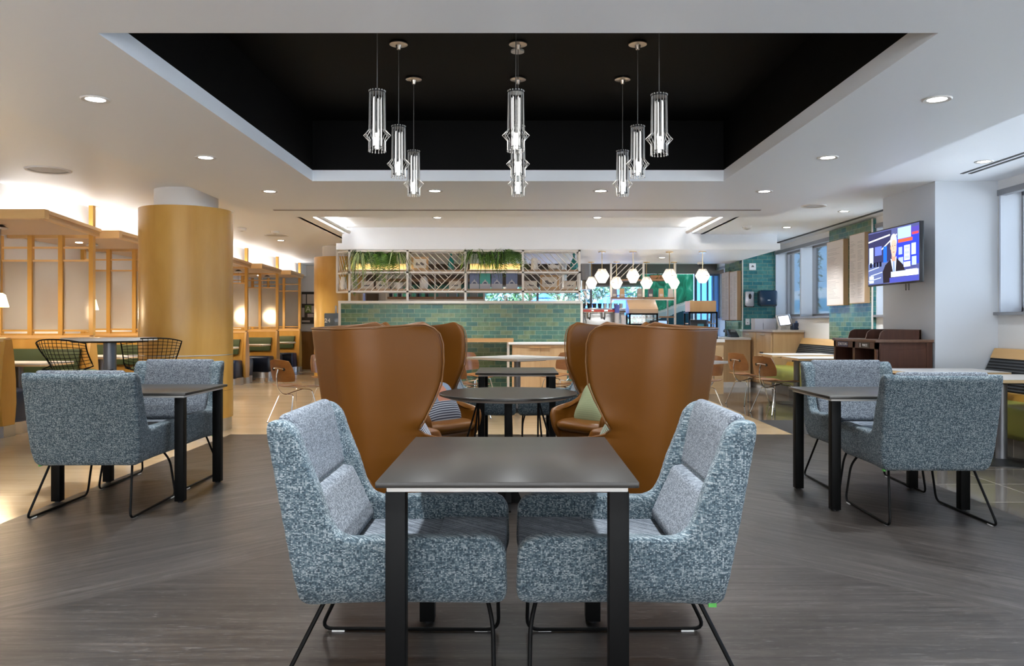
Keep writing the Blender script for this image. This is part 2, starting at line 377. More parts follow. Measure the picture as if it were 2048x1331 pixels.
# ------------------------------------------------------------------ ceiling
RX0, RX1, RY0, RY1, ZS, ZC = -1.873, 1.873, 3.565, 7.29, 2.5, 2.7
s = MB()
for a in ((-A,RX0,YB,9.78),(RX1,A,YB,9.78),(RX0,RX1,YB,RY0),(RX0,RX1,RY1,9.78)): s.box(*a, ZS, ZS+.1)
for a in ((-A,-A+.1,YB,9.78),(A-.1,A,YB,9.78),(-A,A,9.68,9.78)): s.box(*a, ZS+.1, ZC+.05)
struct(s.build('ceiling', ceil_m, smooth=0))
s = MB(); t = .06
s.box(RX0-t,RX1+t,RY0-t,RY1+t,3.05,3.05+t)
for a in ((RX0-t,RX0,RY0-t,RY1+t),(RX1,RX1+t,RY0-t,RY1+t),(RX0,RX1,RY0-t,RY0),(RX0,RX1,RY1,RY1+t)): s.box(*a, ZS+.1, 3.05)
struct(s.build('ceiling', black_c, smooth=0))
s = MB()
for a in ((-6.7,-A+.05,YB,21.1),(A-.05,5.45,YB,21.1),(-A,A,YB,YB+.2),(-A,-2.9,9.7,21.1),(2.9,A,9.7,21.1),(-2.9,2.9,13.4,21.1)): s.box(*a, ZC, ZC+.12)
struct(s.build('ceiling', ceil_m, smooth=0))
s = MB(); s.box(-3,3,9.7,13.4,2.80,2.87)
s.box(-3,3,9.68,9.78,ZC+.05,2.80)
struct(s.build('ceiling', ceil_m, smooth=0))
# bulkhead and bar canopy
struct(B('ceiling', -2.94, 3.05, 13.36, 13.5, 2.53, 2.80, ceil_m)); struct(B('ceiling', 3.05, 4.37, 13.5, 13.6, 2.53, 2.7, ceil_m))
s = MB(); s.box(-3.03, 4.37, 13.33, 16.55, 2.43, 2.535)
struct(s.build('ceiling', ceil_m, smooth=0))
# ceiling slot diffusers
struct(B('trim_1', -2.8, 2.78, 9.14, 9.19, ZS-.004, ZS+.02, mat('slot_grey', (.12,.11,.1), .5)))
for x in (4.42, 4.50): struct(B('trim_2', x, x+.035, 1, 8.0, ZC-.004, ZC+.01, mat('slot_dark', (.05,.05,.055), .6)))
struct(B('trim_3', 4.8, 4.86, 9.7, 17, ZC-.006, ZC+.01, mat('slot_dark')))
# ------------------------------------------------------------------ walls
struct(B('wall_left', -6.8, -6.66, YB, 21.1, 0, 2.7, wallp))
struct(B('wall_left', -6.66, -5.53, YB, 20.9, 2.42, 2.7, white))
struct(B('wall_back', -6.8, -3.6, 20.9, 21.05, 0, 2.7, wallp))
struct(B('baseboard_back', -6.66, -4.0, 20.84, 20.9, 0, .98, wood('dark_maple', (.26,.115,.025),(.2,.085,.018),(3,3,.6),.4)))
# right window wall: sill wall, heads, piers
WX = 5.05
def wall_strip(y0, y1, z0, z1, m=wallp, x0=WX, x1=5.42, nm='wall_right'): return struct(B(nm, x0, x1, y0, y1, z0, z1, m))
wall_strip(YB, 21.1, 0, 1.29)
wall_strip(YB, 21.1, 2.60, 2.75, white)
for y0, y1 in ((8.42,9.9),(11.3,12.85),(15.7,18.4),(-4,-2.5)): wall_strip(y0, y1, 1.29, 2.6)
struct(B('wall_right', 4.39, WX, 8.42, 9.62, 0, 2.7, pillar_m))        # pillar that carries the screen
struct(B('wall_right', 5.0, 5.06, 11.3, 12.85, .9, 2.68, tile_y)); struct(B('wall_right', 5.0, 5.42, 11.28, 11.3, .9, 2.68, tile_t))
struct(B('trim_4', 4.992, 5.004, 11.27, 11.30, .9, 2.68, lat_white))
struct(B('wall_right', 4.41, WX, 15.72, 17.05, 0, 2.68, tile_y)); struct(B('wall_right', 4.41, 5.06, 15.70, 15.72, .9, 2.68, tile_t))
struct(B('trim_5', 4.40, 4.415, 15.685, 15.72, .9, 2.68, lat_white))
nwin = 0
def window(y0, y1, mull, sides=True):
    """one glazed opening in the right wall: deep jambs, frame, mullions, pane"""
    global nwin
    nwin += 1
    f = MB(); gx = 5.30
    for y in (y0, y1-.05): f.box(gx-.03, gx+.05, y, y+.05, 1.32, 2.58)
    f.box(gx-.03, gx+.05, y0, y1, 1.32, 1.37); f.box(gx-.03, gx+.05, y0, y1, 2.54, 2.6)
    for y in mull: f.box(gx-.05, gx+.05, y-.03, y+.03, 1.32, 2.58)
    fo = struct(f.build('window_%d' % nwin, frame_m, smooth=0))
    j = MB()
    for y in mull: j.box(WX, gx-.05, y-.03, y+.03, 1.32, 2.58)
    j.box(WX, gx, y0-.01, y0+.02, 1.32, 2.6); j.box(WX, gx, y1-.03, y1, 1.32, 2.6)
    jo = struct(j.build('window_jamb', frame_b, fo, smooth=0))
    struct(B('window_sill', WX-.05, gx, y0-.02, y1+.02, 1.29, 1.32, frame_m, fo))
    struct(B('window_head', WX-.02, WX+.06, y0, y1, 2.54, 2.6, frame_m, fo))
    p = MB().box(gx+.005, gx+.011, y0, y1, 1.34, 2.56).build('pane', glass, fo); struct(p)
window(-2.5, 8.40, (1.2,3.6,6.0))
window(9.9, 11.28, ())
window(12.87, 15.7, (14.3,))
window(18.4, 20.9, (19.6,))
struct(B('baseboard_right', 4.99, WX, 9.62, 16.66, 0, .12, ftile))
struct(B('wall_rear', 5.0, 5.4, YB, YB+.1, 0, 2.7, wallp)); struct(B('wall_rear', -6.7, -5.6, YB, YB+.1, 0, 2.7, wallp))

# far wall behind the bar: piers, mural wall, window wall with doors
yb = 20.3
struct(B('wall_back', -3.6, X(822,yb)+.0, yb, yb+.1, 0, 2.7, mat('pale_grey_panel', (.46,.47,.47), .5)))
struct(B('wall_back', X(730,yb), X(757,yb), yb-.06, yb+.02, 1.1, 2.5, mat('dark_recess', (.05,.03,.018), .5)))
struct(B('wall_back', X(822,yb), X(1290,yb), yb, yb+.1, 2.17, 2.7, mat('dark_bulkhead', (.105,.08,.065), .4)))
struct(B('wall_back', X(822,yb), X(1290,yb), yb, yb+.1, 0, 1.12, wallp))
struct(B('wall_back', X(822,yb), X(968,yb), yb, yb+.1, 1.1, 2.2, mat('teal_panel', (.07,.22,.2), .5)))
struct(B('wall_back', X(1450,yb), 5.42, yb, yb+.1, 0, 2.7, mat('steel_panel_wall', (.30,.26,.235), .4, .3)))
struct(B('wall_back', X(1290,yb), X(1450,yb), yb, yb+.1, 2.45, 2.7, mat('dark_bulkhead')))
# back windows
f = MB(); yw = yb+.05
for px in (968, 1075, 1182, 1288): f.box(X(px,yw)-.03, X(px,yw)+.03, yw-.03, yw+.03, 1.12, 2.17)
f.box(X(968,yw), X(1288,yw), yw-.03, yw+.03, 1.12, 1.17); f.box(X(968,yw), X(1288,yw), yw-.03, yw+.03, 2.12, 2.17)
nwin += 1; fo = struct(f.build('window_%d' % nwin, frame_m, smooth=0)); struct(B('pane', X(968,yw), X(1288,yw), yw+.01, yw+.016, 1.15, 2.15, glass, fo))
f = MB()
for px, w_ in ((1391,.06),(1402,.02),(1415,.03),(1427,.02),(1437,.03)): f.box(X(px,yw)-w_/2, X(px,yw)+w_/2, yw-.04, yw+.04, 0, 2.45)
f.box(X(1391,yw), X(1437,yw), yw-.03, yw+.03, 2.4, 2.5)
nwin += 1; fo = struct(f.build('window_%d' % nwin, mat('dark_frame', (.03,.04,.06), .4), smooth=0)); struct(B('pane', X(1391,yw), X(1437,yw), yw+.01, yw+.016, 0, 2.45, tint_glass, fo))
# green landscape mural panel
def mural_mat():
    m = mat('green_landscape_mural', (.02,.25,.15), .35)
    t = N(m, 'ShaderNodeTexCoord'); s_ = N(m, 'ShaderNodeSeparateXYZ'); L(m, t.outputs['Object'], s_.inputs[0])
    n = N(m, 'ShaderNodeTexNoise'); n.inputs['Scale'].default_value = 4; n.inputs['Detail'].default_value = 6; n.inputs['Distortion'].default_value = 1.2; L(m, coords(m, (1.2,1,.8)), n.inputs['Vector'])
    g = ramp(m, n.outputs['Fac'], [(.3,(.01,.16,.09)),(.5,(.02,.36,.20)),(.62,(.06,.55,.33)),(.75,(.35,.80,.60))])
    # valley floor: white sand then dark foot hills
    ad = N(m, 'ShaderNodeMath', operation='MULTIPLY_ADD'); ad.inputs[1].default_value = -.32; L(m, s_.outputs['X'], ad.inputs[0]); L(m, s_.outputs['Z'], ad.inputs[2])
    a2 = N(m, 'ShaderNodeMath', operation='MULTIPLY_ADD'); a2.inputs[1].default_value = .12; L(m, n.outputs['Fac'], a2.inputs[0]); L(m, ad.outputs[0], a2.inputs[2])
    msk = ramp(m, a2.outputs[0], [(.0,(0,0,0)),(.02,(1,1,1))])
    mpr = N(m, 'ShaderNodeMapRange'); mpr.inputs[1].default_value = -.05; mpr.inputs[2].default_value = .85; L(m, a2.outputs[0], mpr.inputs[0])
    r = ramp(m, mpr.outputs[0], [(.2,(.01,.09,.13)),(.32,(.55,.72,.72)),(.48,(.75,.82,.78)),(.56,(0,0,0))], 'CONSTANT')
    rm = ramp(m, mpr.outputs[0], [(.52,(0,0,0)),(.60,(1,1,1))])
    mi = N(m, 'ShaderNodeMix', data_type='RGBA'); L(m, rm, mi.inputs[0]); L(m, r, mi.inputs[6]); L(m, g, mi.inputs[7]); L(m, mi.outputs[2], BS(m).inputs['Base Color'])
    return m
mu = B('mural_panel', X(1283,19.9), X(1387,19.9), 19.9, 19.95, 0, 2.42, mural_mat()); tag(mu, 'large green landscape mural panel on the wall behind the pastry cases', 'mural')

# ------------------------------------------------------------------ tiled bar front
tw = MB().box(-2.95, 1.04, 13.33, 13.5, 0, 1.53).build('wall_bar', tile_x, smooth=0); struct(tw)
s = MB(); s.box(-2.99, 1.08, 13.30, 13.53, 1.53, 1.575).box(-2.99,-2.95,13.31,13.51,0,1.53).box(1.04,1.08,13.31,13.51,0,1.53)
struct(s.build('trim_6', mat('tile_trim', (.62,.60,.55), .4), smooth=0))

# ------------------------------------------------------------------ downlights, sprinklers, speakers
def downlight(x, y, z, label, power=130, r=.075, group='recessed ceiling downlights'):
    t_ = thing('downlight', label, 'downlight', (x,y,z), 0, group)
    MB().lathe([(r*.72,-.004),(r,-.007),(r*1.08,-.002),(r*1.08,0),(r*.72,-.001)], n=28, cap=False).build('trim_ring', mat('downlight_trim', (.6,.58,.56), .4), t_)
    MB().lathe([(r*.72,-.0015),(r*.6,-.001),(.001,-.001)][::-1], n=24, cap=False).build('lens', led, t_)
    spot(t_, (0,0,-.03), power)
    return t_
rows = ['nearest', 'middle', 'farthest']
for i, y in enumerate((4.62,6.25,7.86)):
    for sd, x in (('left',-2.44),('right',2.42)):
        downlight(x, y, ZS, '%s of the three recessed downlights in the %s arm of the white ceiling frame' % (rows[i], sd), 95)
for sd, x in (('left',-.815),('right',.81)):
    downlight(x, 7.83, ZS, 'recessed downlight behind the wire pendants, %s of the pair beyond the black recess' % sd, 95)
for x in (-2.44,-.8,.8,2.42):
    for y in (-.4,1.8,2.9): 
        l = spot(None, (x,y,ZS-.02), 95)
downlight(4.31, 7.4, ZC, 'recessed downlight near the ceiling slot by the near right window', 30)
downlight(4.36, 10.7, ZC, 'recessed downlight in front of the menu boards on the green tiled pier', 95)
downlight(4.2, 12.5, ZC, 'recessed downlight beside the far windows', 95)
for sd, x in (('left',-1.22),('right',1.2)):
    downlight(x, 12.1, 2.80, 'flush downlight in the raised ceiling bay before the bar, %s one' % sd, 130)
downlight(2.7, 15.0, 2.43, 'flat oval downlight in the canopy over the pastry bar', 100)
for x, y, l in ((-4.6,3.5,0),(-4.4,10.5,0),(-4.3,14.5,0),(4.2,3,0)):
    if y > 4: downlight(x, y, ZC, 'recessed downlight above the %s aisle beside the wooden booths' % ('near' if y < 12 else 'far'), 95)
    else: spot(None, (x,y,ZC-.02), 95)
def disc(x, y, z, r, label, cat='speaker'):
    t_ = thing('ceiling_speaker', label, cat, (x,y,z), 0, 'round ceiling speakers')
    MB().lathe([(r*.86,-.006),(r,-.012),(r*1.04,0),(r*.86,0)], n=32, cap=False).build('trim_ring', white, t_)
    MB().lathe([(r*.86,-.002),(.001,-.004)][::-1], n=32, cap=False).build('grille', mat('speaker_grille', (.45,.44,.43), .6), t_)
disc(-4.58, 7.8, ZC, .2, 'large round white ceiling speaker above the wire stools')
disc(3.77, 10.2, ZC, .15, 'round white ceiling speaker right of the soffit near the green tiled pier')
disc(-4.1, 13.6, ZC, .2, 'round white ceiling speaker beyond the big wooden column')
o = MB().lathe([(.045,-.012),(.045,0),(.04,0)], n=24).build('sprinkler_cover', white); o.location = (-.003, 5.41, 3.05); tag(o, 'small white sprinkler cover disc on the black recess ceiling', 'sprinkler')
def smoke(x, y, z, label):
    t_ = thing('smoke_detector', label, 'smoke detector', (x,y,z))
    MB().lathe([(.045,-.045),(.06,-.035),(.065,-.012),(.075,-.01),(.075,0),(.02,0)], n=20).build('housing', white, t_)
    MB().lathe([(.012,-.052),(.03,-.046),(.03,-.043)], n=14).build('sensor_cap', mat('speaker_grille'), t_)
smoke(3.55, Z(0,0)*0+12.4, ZC, 'white smoke detector under the ceiling right of the bar canopy')
smoke(-4.35, 12.6, ZC, 'white smoke detector on the ceiling just right of the big column')
smoke(-3.95, 13.0, ZC, 'second white smoke detector beyond the big column')
# security dome camera under the canopy edge
t_ = thing('dome_camera', 'small white dome security camera at the right end of the bar canopy', 'camera', (3.7, 16.2, 2.43))
MB().lathe([(.07,0),(.07,-.03),(.06,-.04),(.01,-.04)][::-1], n=20).build('housing', white, t_); MB().sphere((0,0,-.045), .045, 14, 8).build('lens_dome', blackm, t_)

# ------------------------------------------------------------------ cove light troughs in the raised ceiling
for sd, x in ((-1,-2.83),(1,2.83)):
    t_ = thing('cove_light', 'long white tubular cove light along the %s side of the raised ceiling bay' % ('left' if sd < 0 else 'right'), 'light', (x*.99, 11.5, ZC+.012), 0, 'cove lights in the raised ceiling bay')
    MB().tube([(0,-1.7,0),(0,1.75,0)], .03, 12).build('housing', white, t_)
    B('lamp_strip', -.02, .02, -1.6, 1.65, .031, .036, led_strip, t_)

# ------------------------------------------------------------------ round columns clad in maple
def column(x, y, label, r=.5):
    t_ = tag(MB().lathe([(r,.14),(r,2.48),(r-.05,2.48)], n=64).build('round_column', maple), label, 'column'); t_.location = (x,y,0)
    MB().lathe([(r-.012,0),(r-.012,.14)], n=64).build('base_band', steel, t_)
    MB().lathe([(.34,2.48),(.34,2.70)], n=48).build('neck', white, t_)
    MB().lathe([(r+.001,.845),(r+.002,.847),(r+.002,.853),(r+.001,.855)], n=64, cap=False).build('joint_strip', steel, t_)
    MB().lathe([(r+.0005,.448),(r+.001,.452)], n=64, cap=False).build('joint_line', mat('dark_joint', (.2,.1,.03), .5), t_)
column(-3.77, 9.1, 'big round maple-clad column beside the left blue armchairs')
column(-3.5, 15.75, 'round maple-clad column at the left end of the tiled bar', .5)
# ------------------------------------------------------------------ blue tweed lounge chair (local: faces +x, origin under its middle)
def remesh(o, vox, it=6, f=.5):
    m = o.modifiers.new('r', 'REMESH'); m.mode = 'VOXEL'; m.voxel_size = vox
    s = o.modifiers.new('s', 'SMOOTH'); s.iterations = it; s.factor = f
    bake(o); me = o.data; me.polygons.foreach_set('use_smooth', [True]*len(me.polygons))
SIDE = [(-.385,.885),(-.375,.902),(-.345,.905),(-.315,.898),(-.283,.865),(-.262,.80),(-.24,.745),(-.215,.685),(-.19,.60),(-.165,.555),(-.13,.538),(.0,.54),(.15,.542),(.30,.546),(.345,.53),(.368,.495),(.372,.36),(.36,.328),(.33,.320),(.0,.325),(-.20,.318),(-.265,.315),(-.285,.33)]
def lounge_chair():
    t_ = thing('lounge_chair', 'x', 'chair')
    s = MB()
    for sg in (-1, 1):
        y0, y1 = sorted((sg*.275, sg*.345)); s.prism(SIDE, 'y', y0, y1)
    # back slab and bottom slab between the sides
    s.prism([(-.385,.885),(-.372,.90),(-.33,.90),(-.30,.86),(-.235,.46),(-.2,.40),(-.28,.325),(-.29,.33)], 'y', -.3, .3)
    s.prism([(-.28,.318),(.33,.322),(.36,.335),(.365,.40),(-.25,.40)], 'y', -.3, .3)
    sh = s.build('shell', tweed_m, t_, 0); remesh(sh, .011, 10, .6)
    for v in sh.data.vertices:   # the shell narrows to a rounded bottom
        k = max(0, min(1, (.62-v.co.z)/.30)); v.co.y *= 1-.02*k-.10*k**6
        if v.co.z > .8: v.co.y *= 1+.12*(v.co.z-.8)
    c = MB().box(-.22,.366,-.268,.268,.395,.455); o = c.build('seat_cushion', tweed_c, t_, 0); remesh(o, .011, 8, .6)
    c = MB().box(.12,.362,-.262,.262,.45,.462); o = c.build('seat_front_panel', tweed_c, t_, 0, .005)
    c = MB().prism([(-.372,.88),(-.36,.918),(-.325,.918),(-.300,.86),(-.262,.675),(-.31,.66)], 'y', -.27, .27); o = c.build('upper_back_cushion', tweed_c, t_, 0); remesh(o, .011, 6, .6)
    c = MB().prism([(-.28,.672),(-.228,.662),(-.142,.475),(-.16,.455),(-.25,.455)], 'y', -.262, .262); o = c.build('lumbar_cushion', tweed_c, t_, 0); remesh(o, .011, 6, .6)
    s = MB()
    for sg in (-1, 1):
        p = smooth_path([(.30,sg*.22,.33),(.325,sg*.27,.25),(.33,sg*.305,.009),(-.37,sg*.315,.009),(-.21,sg*.255,.33),(-.18,sg*.2,.335)], .05)
        f = MB().tube(p, .0075, 8).build('sled_leg', black, t_)
        for x in (-.30,.26): MB().box(x-.025,x+.025,sg*.311-.006,sg*.311+.006,0,.006).build('glide', white, f, 0)
    MB().box(-.262,-.237,.292,.304,.312,.327).build('green_tag', mat('green_tag', (.10,.42,.08), .5), t_, 0)['label'] = 'small green fabric tag'
    return t_
ch = lounge_chair(); chairs_grp = 'blue tweed lounge chairs'
def place(proto, used, x, y, rz, label, group=None):
    o = proto if not used else dup(proto)
    o.location = (x,y,0); o.rotation_euler = (0,0,R(rz)); o['label'] = label
    if group: o['group'] = group
    return o
L_CH = [(-.405,2.83,0,'large blue tweed lounge chair in the foreground, left of the nearest black table'),
 (.365,2.83,180,'large blue-grey tweed lounge chair in the foreground, right of the nearest black table'),
 (-2.70,5.27,91,'blue tweed lounge chair at the left, its back turned to the camera'),
 (-2.72,6.10,-90,'blue tweed lounge chair facing the camera beside the big maple column'),
 (2.52,5.09,89,'blue tweed lounge chair at the right, its back turned to the camera'),
 (2.58,5.98,-91,'blue tweed lounge chair facing the camera before the dark bin cabinet'),
 (-.39,7.95,0,'blue tweed lounge chair behind the round black table, left seat at the far black table'),
 (.37,7.95,180,'blue tweed lounge chair behind the round black table, right seat at the far black table')]
for i, a in enumerate(L_CH): place(ch, i, *a, chairs_grp)

# ------------------------------------------------------------------ black rectangular tables (local: long side along x)
def black_table():
    t_ = thing('rectangular_table', 'x', 'table')
    s = MB().box(-.47,.47,-.39,.39,.722,.74); s.build('tabletop', lam_black, t_, 30, .003)
    s = MB().prism([(-.447,-.36),(.447,-.36),(.447,.36),(-.447,.36)], 'z', .706, .7215).build('apron', lat_white, t_, 30, .002)
    for sx in (-1,1):
        for sy in (-1,1):
            l = MB().box(sx*.415-.03,sx*.415+.03,sy*.334-.03,sy*.334+.03,.008,.706).build('leg', black, t_, 30, .003)
            MB().lathe([(.018,0),(.018,.008)],(sx*.415,sy*.334),12).build('foot_glide', blackm, l)
    return t_
tb = black_table()
for i, a in enumerate([(-.032,2.83,90,'large black-topped rectangular table in the foreground between the two blue armchairs'),
  (-2.695,5.74,0,'black rectangular table at the left between two blue armchairs, beside the maple column'),
  (2.46,5.5,0,'black rectangular table at the right between two blue armchairs, before the bin cabinet'),
  (-.01,7.95,90,'far black rectangular table behind the round table, before the white square table')]): place(tb, i, *a, 'black rectangular tables')
# round table with star leg
t_ = thing('round_table', 'round black table between the four tan leather wing chairs', 'table', (-.065,5.4,0))
MB().lathe([(.455,.722),(.465,.726),(.465,.737),(.46,.74)], n=72).build('tabletop', lam_black, t_, 30)
MB().lathe([(.40,.704),(.44,.722)], n=64).build('apron', lat_white, t_, 30)
MB().box(-.026,.026,-.026,.026,.05,.71).build('post', black, t_, 30, .003)
MB().prism([(-.026,.16),(.026,.16),(.09,.02),(.3,.012),(.3,0),(-.3,0),(-.3,.012),(-.09,.02)], 'y', -.02, .02).build('foot', black, t_, 30)
MB().prism([(-.026,.16),(.026,.16),(.09,.02),(.3,.012),(.3,0),(-.3,0),(-.3,.012),(-.09,.02)], 'x', -.02, .02).build('foot', black, t_, 30)
for sx in (-1,1):
    for dx, dy in ((-.14,-.05),(.0,-.17),(.06,.12)):
        MB().tube([(sx*.20+ (0 if dy<0 else .0),-.02,.70),(sx*.26+sx*dx*-1.0,dy-.05,.008)], .006, 8).build('wire_leg', black, t_)

# ------------------------------------------------------------------ tan leather wing chair (faces +x)
def wing_chair():
    t_ = thing('wing_chair', 'x', 'chair')
    def lerp(tab, z):
        if z <= tab[0][0]: return tab[0][1]
        for (a, va), (b, vb) in zip(tab, tab[1:]):
            if z <= b:
                k = (z-a)/(b-a); return va+(vb-va)*k
        return tab[-1][1]
    wt = [(.22,.24),(.32,.28),(.5,.32),(.7,.333),(1.0,.35),(1.2,.352)]
    xb = [(.22,-.25),(.4,-.31),(.7,-.365),(1.0,-.405),(1.2,-.425)]
    xf = [(.22,.22),(.27,.33),(.34,.39),(.42,.42),(.50,.425),(.555,.40),(.575,.30),(.60,.06),(.64,.0),(.72,.035),(.80,.08),(.88,.115),(1.0,.125),(1.10,.12),(1.155,.10),(1.185,.065),(1.205,.01)]
    NS = 48
    rows = [.22,.25,.28,.32,.37,.42,.46,.50,.53,.555,.565,.575,.585,.60,.62,.64,.68,.72,.76,.80,.84,.88,.94,1.0,1.05,1.10,1.13,1.155,1.17,1.185,1.197,1.205]
    def path(z):
        w_, b_, f_ = lerp(wt, z), lerp(xb, z), lerp(xf, z)
        rc = min(.20, w_*.62); n1, n2, n3 = 6, 8, 10
        half = [(b_, (w_-rc)*i/n1) for i in range(n1)]
        half += [(b_+rc-rc*math.cos(a), w_-rc+rc*math.sin(a)) for a in [PI/2*i/n2 for i in range(n2)]]
        fl = .03 if z > .66 else 0.0
        x0 = b_+rc
        half += [(x0+(f_-x0)*i/n3, w_+fl*(i/n3)**2 - (.05*(i/n3)**3 if z < .6 else 0)) for i in range(n3+1)]
        return [(x,-y) for x, y in half[:0:-1]]+half
    def zz(z, x):   # raise the wings a little, dip at the back
        if z < 1.0: return z
        return z + (z-1.0)/.205*(-.030 + .026*min(1, max(0, (x+.42)/.45)))
    s = MB(); n = None
    for z in rows:
        p = path(z); n = len(p); s.av([(x,y,zz(z,x)) for x, y in p])
    for j in range(len(rows)-1):
        for i in range(n-1): s.af([j*n+i,j*n+i+1,(j+1)*n+i+1,(j+1)*n+i])
    sh = s.build('shell', leather, t_, 0)
    m = sh.modifiers.new('s', 'SOLIDIFY'); m.thickness = .045; m.offset = -1; m.use_even_offset = False
    m = sh.modifiers.new('ss', 'SUBSURF'); m.levels = 1
    bake(sh)
    # keep the outer sheet outside: flip if needed handled by recalc
    sh.data.polygons.foreach_set('use_smooth', [True]*len(sh.data.polygons))
    top = []
    for z, y in [(path(1.205)[i], 0) for i in range(n)]: top.append((z[0], z[1], zz(1.205, z[0])+.002))
    # piping follows the front edge of each wing and the top rim
    edge_r = [(path(z)[0][0], path(z)[0][1], zz(z, path(z)[0][0])) for z in rows if z >= .62]
    edge_l = [(path(z)[-1][0], path(z)[-1][1], zz(z, path(z)[-1][0])) for z in rows if z >= .62]
    pts = edge_r + top[1:-1] + edge_l[::-1]
    MB().tube(pts, .0045, 6).build('piping', pipe_m, t_, 60)
    s = MB().box(-.27,.36,-.25,.25,.24,.40); o = s.build('seat_base', leather, t_, 0); remesh(o, .014, 8, .6)
    def cush(u, v):
        a = 2*PI*u; b = -PI/2+PI*v
        se = lambda c_, e: math.copysign(abs(c_)**e, c_)
        return (.07+.37*se(math.cos(b),.4)*se(math.cos(a),.5), .262*se(math.cos(b),.4)*se(math.sin(a),.5), .42+.055*se(math.sin(b),.8)+.015*math.cos(b))
    MB().grid(cush, 48, 16, True).build('seat_cushion', leather, t_, 80)
    MB().tube([(0,0,.07),(0,0,.26)], .028, 16).build('swivel_post', black, t_)
    for k in range(4):
        a = PI/4+k*PI/2; c_, s_ = math.cos(a), math.sin(a)
        MB().tube([(0,0,.075),(c_*.18,s_*.18,.05),(c_*.30,s_*.30,.018)], [.02,.016,.012], 10).build('base_leg', black, t_)
    return t_
wc = wing_chair()
W_CH = [(-.70,4.55,31,'near left tan wing chair, its tall back to the camera behind the front table'),
 (.665,4.55,149,'near right tan wing chair, its tall back to the camera behind the front table'),
 (-.76,6.22,-43,'tan leather wing chair at far left of the round table, color-block pillow on its seat'),
 (.725,6.22,223,'tan leather wing chair at far right of the round table, green pillow on its seat')]
for i, a in enumerate(W_CH): place(wc, i, *a, 'tan leather wing chairs around the round table')
# pillows
def pillow(name, m, x, y, z, rz, tilt, label, sz=.175, roll=0):
    def f(u, v):
        a = 2*PI*u; b = -PI/2+PI*v
        r = (abs(math.cos(a))**4.5+abs(math.sin(a))**4.5)**(-1/4.5)
        rr = math.cos(b)**.75 if math.cos(b) > 0 else 0
        return (.075*math.sin(b)*(1-.55*(rr**3)), sz*r*rr*math.cos(a)*(1-.04*math.cos(2*a)), sz*r*rr*math.sin(a))
    o = MB().grid(f, 64, 24, True).build('pillow', m, None, 80)
    o.location = (x,y,z); o.rotation_euler = (R(roll), R(tilt), R(rz)); return tag(o, label, 'pillow', 'throw pillows on the wing chairs')
def stripe(name, a, b, n_, block=None):
    m = mat(name, a, .85)
    t = N(m, 'ShaderNodeTexCoord'); s_ = N(m, 'ShaderNodeSeparateXYZ'); L(m, t.outputs['Object'], s_.inputs[0])
    q = N(m, 'ShaderNodeMath', operation='MULTIPLY'); q.inputs[1].default_value = n_; L(m, s_.outputs['Z'], q.inputs[0])
    fr = N(m, 'ShaderNodeMath', operation='FRACT'); L(m, q.outputs[0], fr.inputs[0])
    st = ramp(m, fr.outputs[0], [(.45, a), (.5, b)], 'CONSTANT')
    if block:
        mpr = N(m, 'ShaderNodeMapRange'); mpr.inputs[1].default_value = -.22; mpr.inputs[2].default_value = .22; L(m, s_.outputs['Z'], mpr.inputs[0])
        mi = N(m, 'ShaderNodeMix', data_type='RGBA'); L(m, ramp(m, mpr.outputs[0], [(0,(0,0,0)),(.45,(1,1,1))], 'CONSTANT'), mi.inputs[0])
        mpy = N(m, 'ShaderNodeMapRange'); mpy.inputs[1].default_value = -.22; mpy.inputs[2].default_value = .22; L(m, s_.outputs['Y'], mpy.inputs[0])
        L(m, st, mi.inputs[6]); L(m, ramp(m, mpy.outputs[0], [(0,block[0]),(.35,block[1]),(.62,block[2])], 'CONSTANT'), mi.inputs[7]); st = mi.outputs[2]
    L(m, st, BS(m).inputs['Base Color']); return m
pin = stripe('pinstripe_cloth', (.06,.07,.11), (.6,.6,.6), 90)
blk = stripe('colour_block_cloth', (.03,.03,.05), (.30,.31,.33), 60, ((.13,.15,.20),(.33,.13,.08),(.16,.20,.26)))
grn = stripe('sage_green_cloth', (.23,.25,.13), (.27,.29,.16), 70)
pillow('p', blk, -.60, 6.11, .60, -43, -32, 'square pillow in rust, blue and dark stripes on the far left wing chair')
pillow('p', grn, .595, 6.11, .60, 223, -32, 'square sage green pillow on the far right wing chair')
pillow('p', pin, -.62, 4.60, .61, 31, -30, 'dark pinstriped pillow just peeking from behind the near left wing chair')
pillow('p', stripe('light_pin_cloth', (.40,.42,.30), (.12,.14,.12), 80), .59, 4.60, .61, 149, -30, 'pale striped pillow just peeking from behind the near right wing chair')

